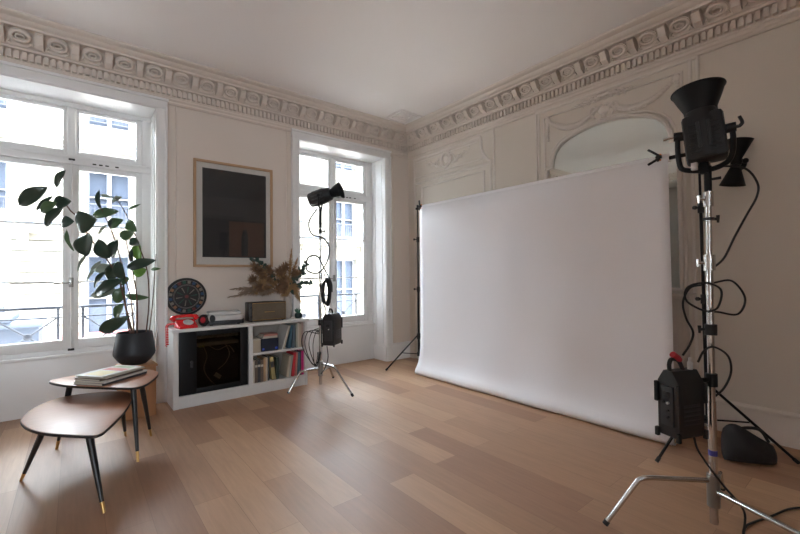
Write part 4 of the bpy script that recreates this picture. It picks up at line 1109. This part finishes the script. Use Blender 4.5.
o = MB().box(-2.575,-2.535,-0.29,-0.25,zt,zt+0.052,0.006).build('small_black_box', M['black_plastic']); o.name = 'plug_adapter'
tag(recenter(o, (-2.555,-0.27,zt)), 'small black cube adapter between the projector and the radio', 'adapter')
# radio
t = thing('radio', 'vintage radio with brown cloth front and dark case on the white cabinet', 'radio', (-2.29, -0.24, zt))
T = Matrix.Translation((-2.283, -0.235, zt)) @ Matrix.Rotation(-0.03, 4, 'Z')
m = MB(); m.T = T; m.box(-0.205,0.205,-0.075,0.075,0.006,0.210,0.012); m.build('case', M['radio_wood'], t)
m = MB(); m.T = T; m.box(-0.165,0.195,-0.080,-0.074,0.020,0.197,0.003); fr = m.build('front_cloth', M['radio_cloth'], t)
m = MB(); m.T = T; m.loop([(-0.167,-0.080,0.018),(0.197,-0.080,0.018),(0.197,-0.080,0.199),(-0.167,-0.080,0.199)], 0.003, 6); m.build('front_trim', M['brass'], fr)
m = MB(); m.T = T; m.box(-0.04,0.07,-0.083,-0.079,0.098,0.106,0.001); m.build('name_bar', M['brass'], fr)
for k, z in enumerate((0.06, 0.155)):
    m = MB(); m.T = T; m.tube([(-0.186,-0.088,z),(-0.186,-0.074,z)], 0.012, 16); m.build('knob', M['black_plastic'], t)
for dx in (-0.17, 0.17):
    for dy in (-0.05, 0.05):
        m = MB(); m.T = T; m.tube([(dx,dy,0),(dx,dy,0.008)], 0.010, 10); m.build('foot', M['rubber'], t)
# vase with dried flowers
vx, vy = -2.005, -0.165
t = thing('vase', 'tall beige vase standing right of the radio, holding the dried flowers', 'vase', (vx, vy, zt))
m = MB(); m.T = Matrix.Translation((vx, vy, zt)); m.lathe([(0.040,0),(0.047,0.01),(0.050,0.10),(0.048,0.19),(0.041,0.225),(0.041,0.25),(0.036,0.25),(0.036,0.23),(0.042,0.19),(0.042,0.015)], seg=32, cap1=True); m.build('vase_body', M['vase'], t)
t = thing('dried_bouquet', 'bouquet of dried pampas, bronze flowers and eucalyptus in the beige vase', 'dried flowers', (vx, vy, zt+0.02))
mouth = Vector((vx, vy, zt+0.25)); foot = Vector((vx, vy, zt+0.04))
rnd = random.Random(3)
def plume(tip, mtl, rad, n=150, droop=0.05, start=0.45, nm='pampas_plume'):
    tip = Vector(tip); dirn = (tip-mouth)
    ctrl = [foot + Vector((rnd.uniform(-.015,.015), rnd.uniform(-.015,.015), 0)), mouth + Vector((rnd.uniform(-.015,.015), rnd.uniform(-.015,.015), 0)), mouth + dirn*0.5 + Z*droop, tip]
    cv = smooth_pts(ctrl, 10); 
    MB().tube(cv, 0.0022, 5).build('stalk', M['pampas'], t)
    m = MB(); L = len(cv); k0 = int(10 + 20*start)
    for i in range(n):
        u = rnd.random(); idx = k0 + u*(L-1-k0); a = int(min(idx, L-2)); p = cv[a].lerp(cv[a+1], idx-a); d = (cv[a+1]-cv[a]).normalized()
        q = Vector((rnd.gauss(0,1), rnd.gauss(0,1), rnd.gauss(0,1))); q = (q - d*q.dot(d)).normalized()
        w_ = rad*(math.sin(PI*min(1, u*0.85+0.12)))*rnd.uniform(0.5,1.1)
        e = p + q*w_ + d*rad*rnd.uniform(0.7,1.7) - Z*0.006
        mid = p.lerp(e, 0.5) + Z*0.004
        m.tube([p, mid, e], [0.0028, 0.0036, 0.0008], 3)
    o = m.build(nm, mtl, t, angle=80)
    return o
for tp, r in (((-2.62,-0.20,1.10),0.032),((-2.55,-0.22,1.06),0.032),((-2.64,-0.18,1.02),0.028),((-2.42,-0.24,1.16),0.04),((-2.44,-0.12,1.08),0.036),((-2.34,-0.27,1.05),0.036)):
    plume(tp, M['pampas'], r, 150, 0.05)
for tp, r in (((-1.93,-0.12,1.52),0.036),((-1.88,-0.16,1.42),0.034),((-2.02,-0.10,1.36),0.034)):
    plume(tp, M['ochre'], r, 170, 0.0, 0.2)
plume((-1.90,-0.24,0.98), M['ochre'], 0.045, 200, 0.10, 0.1); plume((-1.96,-0.28,1.10), M['ochre'], 0.045, 200, 0.06, 0.1)
for i in range(24):   # bronze flower heads
    a = rnd.uniform(0, 2*PI); c = Vector((-2.40+(i % 8)*0.062+rnd.uniform(-0.03,0.03), -0.20+rnd.uniform(-0.09,0.06), 1.06+(i//8)*0.10+0.03*((i*5) % 3)+rnd.uniform(-0.03,0.03)))
    MB().tube(smooth_pts([foot, mouth, mouth.lerp(c,0.5)+Z*0.02, c], 5), 0.002, 5).build('stalk', M['dried'], t)
    m = MB()
    for k in range(150):
        q = Vector((rnd.gauss(0,1), rnd.gauss(0,1), rnd.gauss(0,1))).normalized(); L = rnd.uniform(0.03,0.085)
        m.tube([c, c+q*L*0.6, c+q*L + Z*0.004], [0.0015, 0.0036, 0.001], 3)
    m.build('flower_head', M['dried'] if i % 3 else M['ochre'], t, angle=80)
def leafquad(m, c, d, n, L, W):
    d = d.normalized(); s_ = d.cross(n).normalized(); n = s_.cross(d)
    pts = [(0,0,0),(0.25,0.42,0.02),(0.55,0.5,0.03),(0.85,0.3,0.01),(1,0,-0.03),(0.85,-0.3,0.01),(0.55,-0.5,0.03),(0.25,-0.42,0.02)]
    vs = [m.v(c + d*L*a + s_*W*b + n*L*e) for a, b, e in pts]; m.bm.faces.new(vs)
for tp in ((-1.80,-0.25,1.38),(-1.83,-0.22,1.28),(-1.75,-0.28,1.14),(-2.40,-0.2,1.42)):
    tp = Vector(tp); cv = smooth_pts([foot, mouth, mouth.lerp(tp,0.55)+Z*0.05, tp], 8)
    MB().tube(cv, 0.0022, 5).build('stalk', M['eucalyptus'], t)
    m = MB()
    for k in range(11, len(cv), 1):
        for sg in (-1, 1):
            q = Vector((rnd.gauss(0,1), rnd.gauss(0,1)*0.5, rnd.gauss(0,1)))
            leafquad(m, cv[k], q, Vector((0,-1,0.3)), rnd.uniform(0.04,0.06), rnd.uniform(0.034,0.048))
    o = m.build('eucalyptus_spray', M['eucalyptus'], t); md = o.modifiers.new('thickness','SOLIDIFY'); md.thickness = 0.0012
# small succulent
t = thing('potted_succulent', 'tiny green succulent in a dark pot at the right end of the cabinet', 'potted plant', (-1.905, -0.25, zt))
m = MB(); m.T = Matrix.Translation((-1.905,-0.25,zt)); m.lathe([(0.036,0),(0.044,0.02),(0.044,0.045),(0.036,0.058),(0.032,0.05)], seg=24); m.build('pot', cm('dark_teal_glaze',(0.012,0.03,0.032),0.3), t)
m = MB()
for k in range(26):
    q = Vector((rnd.gauss(0,0.7), rnd.gauss(0,0.7), 1+rnd.random())).normalized(); b = Vector((-1.905,-0.25,zt+0.048))
    m.tube([b, b+q*0.035, b+q*rnd.uniform(0.05,0.075)], [0.004,0.008,0.002], 5)
m.build('leaves', cm('succulent_green',(0.04,0.14,0.09)), t)

# ---------------------------------------------------------------- coffee tables
def table(poly, z, th, legs, label, base):
    t = thing('coffee_table', label, 'coffee table', base)
    sp = smooth_pts([(x,y,0) for x,y in poly], 8, closed=True); pl = [(p.x, p.y) for p in sp]
    cxy = (sum(p[0] for p in pl)/len(pl), sum(p[1] for p in pl)/len(pl))
    MB().prism(pl, z-th, z-0.003, None, 0.003).build('table_edge', M['table_edge'], t)
    inn = [(cxy[0]+(x-cxy[0])*0.988, cxy[1]+(y-cxy[1])*0.988) for x, y in pl]
    MB().prism(inn, z-0.003, z, None, 0.001).build('tabletop', M['table_top'], t)
    for tp, ft in legs:
        a = Vector((*tp, z-th)); b = Vector((*ft, 0.0)); c = a.lerp(b, 0.86)
        lg = MB().tube([a, a.lerp(b,0.3), c], [0.019,0.0165,0.0105], 14).build('leg', M['table_edge'], t)
        MB().tube([c, b+Z*0.001], [0.0108,0.008], 14).build('brass_foot', M['brass'], lg)
        MB().tube([a-Z*0.004, a], 0.026, 14).build('mounting_plate', M['table_edge'], lg)
table([(-4.17,-1.29),(-4.15,-1.46),(-4.09,-1.62),(-4.01,-1.74),(-3.865,-1.895),(-3.815,-1.905),(-3.775,-1.83),(-3.69,-1.60),(-3.615,-1.30),(-3.60,-1.12),(-3.67,-0.98),(-3.83,-0.90),(-4.00,-0.90),(-4.12,-1.06)], 0.40, 0.018,
      [((-3.86,-1.82),(-3.80,-1.972)), ((-4.05,-1.42),(-4.175,-1.222)), ((-3.66,-1.08),(-3.61,-0.803))],
      'lower rounded walnut topped coffee table with brass feet, nearest the camera', (-3.9,-1.4,0))
table([(-4.06,-0.80),(-3.965,-1.00),(-3.80,-1.20),(-3.635,-1.365),(-3.575,-1.375),(-3.515,-1.30),(-3.435,-1.10),(-3.42,-0.95),(-3.49,-0.80),(-3.70,-0.71),(-3.92,-0.68),(-4.03,-0.72)], 0.50, 0.018,
      [((-3.605,-1.27),(-3.59,-1.395)), ((-3.545,-1.13),(-3.457,-0.938)), ((-3.945,-0.90),(-4.02,-0.766))],
      'taller small walnut topped coffee table carrying the magazines, behind the lower one', (-3.74,-1.0,0))
# magazines
def magazine(c, L, W, h, rz, cov, label, group='magazines stacked on the taller table', top=None):
    t = thing('magazine', label, 'magazine', c, group)
    T = Matrix.Translation(Vector(c)) @ Matrix.Rotation(rz, 4, 'Z')
    m = MB(); m.T = T; m.box(-L/2, L/2, -W/2, W/2, 0, 0.0015); m.box(-L/2, L/2, -W/2, W/2, h-0.0015, h); m.box(-L/2, L/2, -W/2, -W/2+0.003, 0, h); cv = m.build('cover', cov, t, smooth=False)
    m = MB(); m.T = T; m.box(-L/2+0.003, L/2-0.003, -W/2+0.003, W/2-0.004, 0.0015, h-0.0015); m.build('page_block', M['page'], t, smooth=False)
    if top:
        for (x0, x1, y0, y1, mt) in top:
            m = MB(); m.T = T; m.box(L*x0, L*x1, W*y0, W*y1, h, h+0.0008); m.build('cover_picture', mt, cv, smooth=False)
rz0 = math.radians(-4)
zz = 0.5005; mc = (-3.71, -1.0)
cov = [pal['charcoal'], pal['white'], pal['brown'], pal['cream'], pal['white']]
labs = ['dark covered magazine lying lowest in the stack on the taller table', 'white covered magazine second from the bottom of the stack', 'brown covered magazine in the middle of the stack on the taller table', 'cream magazine second from the top of the stack', 'white magazine with red and yellow cover pictures lying topmost on the stack']
hs = [0.016, 0.012, 0.012, 0.010, 0.008]
for k in range(5):
    tp = [(-0.42,-0.05,-0.35,0.30,cm('cover_print_yellow',(0.7,0.6,0.35))),(0.02,0.22,-0.40,0.36,cm('cover_print_red',(0.62,0.20,0.18))),(0.28,0.42,-0.30,0.35,cm('cover_print_green',(0.35,0.42,0.25)))] if k == 4 else None
    magazine((mc[0]+[0,0.004,-0.012,0.004,-0.008][k], mc[1]+[0,-0.006,0.004,0.008,0][k], zz), 0.36 if k < 2 else 0.33, 0.25 if k < 2 else 0.24, hs[k], math.radians(38+[0,2,-3,3,-1][k]), cov[k], labs[k], top=tp)
    zz += hs[k] + 0.0006 + (0.0008 if k == 4 else 0)

# ---------------------------------------------------------------- plant on its crate
t = thing('wooden_crate', 'pale wooden plank box standing by the wall under the potted rubber plant', 'plant stand', (-3.49, -0.28, 0))
T = Matrix.Translation((-3.485, -0.28, 0)) @ Matrix.Rotation(math.radians(4), 4, 'Z')
for k in range(3):
    for sg, fx in ((-1,'f'),(1,'b')):
        m = MB(); m.T = T; m.box(-0.13+k*0.087, -0.13+k*0.087+0.084, sg*0.12-0.008, sg*0.12+0.008, 0.0, 0.436, 0.002); m.build('plank', M['pine'], t)
for sg in (-1, 1):
    for k in range(3):
        m = MB(); m.T = T; m.box(sg*0.122-0.008, sg*0.122+0.008, -0.111+k*0.075, -0.111+k*0.075+0.072, 0.0, 0.436, 0.002); m.build('plank', M['pine'], t)
m = MB(); m.T = T; m.box(-0.14, 0.14, -0.135, 0.135, 0.4365, 0.456, 0.003); m.build('top_board', M['pine'], t)

pc = Vector((-3.50, -0.28, 0.4565))
t = thing('rubber_plant', 'tall rubber plant with large dark leaves in a matte black pot before the left window', 'potted plant', pc)
m = MB(); m.T = Matrix.Translation(pc)
m.lathe([(0.070,0),(0.095,0.008),(0.125,0.035),(0.158,0.085),(0.163,0.10),(0.160,0.13),(0.138,0.285),(0.134,0.290),(0.130,0.285),(0.134,0.25),(0.12,0.24)], seg=48, cap1=False); m.build('pot', M['pot'], t)
m = MB(); m.T = Matrix.Translation(pc+Z*0.25); m.lathe([(0.132,-0.004),(0.10,0.006),(0.05,0.012),(0.01,0.015)], seg=32); m.build('soil', M['soil'], t)
DY = -0.28
def pl(x, y, dy=0.0):
    d = fw + rt*((x-400)/F) - up*((y-267)/F); k = (DY+dy-CAM.y)/d.y
    return CAM + d*k
stems = [([(133,338),(126,308),(119,280),(106,258),(90,238),(78,218),(70,210),(62,198),(56,190)],0.009,0),
         ([(130,338),(125,300),(121,262),(112,232),(103,212),(98,203)],0.007,0.05),
         ([(137,338),(137,300),(132,268),(126,240)],0.007,-0.05),
         ([(146,338),(149,300),(147,270),(139,246),(130,222),(119,202),(115,198)],0.006,0.03),
         ([(149,338),(153,298),(155,268),(156,254)],0.005,-0.04),
         ([(134,338),(131,300),(125,278),(122,262)],0.006,-0.02)]
for pts, r, dy in stems:
    c3 = [pl(x, y, dy*(1 if i else 0.4)) for i, (x, y) in enumerate(pts)]
    c3[0] = Vector((c3[0].x, c3[0].y, pc.z+0.255))
    q = smooth_pts(c3, 6); n_ = len(q)
    MB().tube(q, [r*(1-0.55*i/n_) for i in range(n_)], 8).build('stem', M['stem'], t)
leaves = [(31,196,27,12,35,'leaf_dark',0),(59,178,17,7,62,'leaf_dark',.02),(43,203,20,4,38,'leaf_dark',.05),(47,207,16,9,30,'leaf_mid',-.03),(52,216,21,11,52,'leaf_dark',-.05),(61,202,15,10,5,'leaf_dark',-.06),
 (66,222,13,10,5,'leaf_dark',.0),(84,222,21,18,10,'leaf_dark',-.09),(85,244,20,18,90,'leaf_dark',-.1),(102,249,19,13,118,'leaf_dark',-.07),(113,249,18,11,65,'leaf_dark',-.05),
 (98,199,17,5,90,'leaf_dark',0),(106,196,13,3,-12,'leaf_pale',.05),(116,199,11,5,22,'leaf_pale',.03),(104,213,23,9,12,'leaf_mid',.03),(114,223,17,9,20,'leaf_mid',.05),(133,207,15,2.5,20,'leaf_mid',.06),
 (131,226,13,10,-55,'leaf_mid',-.03),(126,235,13,9,20,'leaf_mid',-.02),(134,242,10,8,-30,'leaf_dark',0),(137,251,18,10,100,'leaf_bright',.05),(131,256,14,4,90,'leaf_dark',-.03),(139,264,28,9,15,'leaf_dark',-.13),
 (139,272,13,9,20,'leaf_bright',.06),(68,240,20,4,-72,'leaf_mid',.07),(81,262,20,3,60,'leaf_pale',.09),(94,268,18,4,55,'leaf_pale',.08),(103,268,22,8,8,'leaf_pale',.06),(112,272,20,11,60,'leaf_dark',.02),(119,270,18,10,110,'leaf_dark',-.04),
 (98,279,21,5,48,'leaf_dark',-.05),(106,287,33,11,28,'leaf_dark',.02),(103,293,24,8,15,'leaf_pale',.07),(119,295,16,10,75,'leaf_mid',.03),(135,297,23,6,-5,'leaf_mid',.02),(118,311,16,9,65,'leaf_mid',.05),
 (112,325,28,11,28,'leaf_dark',-.12),(155,269,10,3,5,'leaf_mid',-.05),(102,229,12,3,50,'leaf_pale',.07),(110,223,8,3,60,'leaf_dark',.0),(123,281,12,7,30,'leaf_mid',.0),(90,275,14,3,50,'leaf_pale',.08)]
S = 3.75/F
for (x, y, L, W_, ang, mt, dy) in leaves:
    c = pl(x, y, dy*1.4); a = math.radians(ang)
    narrow = W_/L < 0.3
    d = (rt*math.cos(a) + up*math.sin(a) + fw*rnd.uniform(-.2,.2)); d.normalize()
    s0 = (-rt*math.sin(a) + up*math.cos(a)); 
    s_ = (s0 + fw*rnd.uniform(-.25,.25)); s_ = (s_ - d*s_.dot(d)).normalized()
    n = d.cross(s_)
    LL, WW = L*S*1.05, W_*S*0.5*1.08
    m = MB(); nu, nv = 12, 4; g = []
    for i in range(nu+1):
        u = i/nu; wd = WW*(math.sin(PI*u**0.9)**0.72 if 0 < u < 1 else 0); row = []
        bend = -0.12*LL*(2*u-1)**2
        for j in range(-nv, nv+1):
            v = j/nv; row.append(m.v(c + d*(u-0.5)*LL + s_*v*wd + n*(bend + 0.22*wd*abs(v)*(1 if narrow else 1) + 0.02*LL*math.sin(u*9+v*2)*abs(v))))
        g.append(row)
    for i in range(nu):
        for j in range(2*nv):
            fv = [g[i][j], g[i+1][j], g[i+1][j+1], g[i][j+1]]
            m.bm.faces.new(fv)
    bmesh.ops.remove_doubles(m.bm, verts=m.bm.verts, dist=1e-5)
    o = m.build('leaf', M[mt], t, angle=80); md = o.modifiers.new('thickness','SOLIDIFY'); md.thickness = 0.0016

# ---------------------------------------------------------------- light
def portal(x0, x1, z0, z1, y, dirn):
    l = bpy.data.lights.new('window_portal', 'AREA'); l.shape = 'RECTANGLE'; l.size = x1-x0; l.size_y = z1-z0; l.cycles.is_portal = True
    o = bpy.data.objects.new('window_portal', l); C.objects.link(o); o.location = ((x0+x1)/2, y, (z0+z1)/2)
    o.rotation_euler = Vector((0, dirn, 0)).to_track_quat('-Z', 'Z').to_euler()
for a, b in OPEN: portal(a, b, SILL, OZ, 0.44, -1)
for a, b in SOUTH_FILL: portal(a, b, 0.5, 2.95, YS-0.32, 1)
sun = bpy.data.lights.new('sun', 'SUN'); sun.energy = 14.0; sun.angle = math.radians(2); sun.color = (1.0, 0.95, 0.86)
so = bpy.data.objects.new('sun', sun); C.objects.link(so); so.location = (0, 0, 20)
so.rotation_euler = Vector((0.10, 0.27, -1.0)).to_track_quat('-Z', 'Y').to_euler()
wd = bpy.data.worlds.new('sky'); sc.world = wd; wd.use_nodes = True
bg = wd.node_tree.nodes['Background']; bg.inputs['Color'].default_value = (0.80, 0.90, 1.0, 1); bg.inputs['Strength'].default_value = 8.0
sc.view_settings.view_transform = 'Standard'; sc.view_settings.look = 'None'; sc.view_settings.gamma = 1; sc.view_settings.use_curve_mapping = False
sc.view_settings.exposure = 2.45
sc.cycles.max_bounces = 14; sc.cycles.diffuse_bounces = 8; sc.cycles.glossy_bounces = 6; sc.cycles.transparent_max_bounces = 16
sc.cycles.sample_clamp_indirect = 8; sc.cycles.use_denoising = True
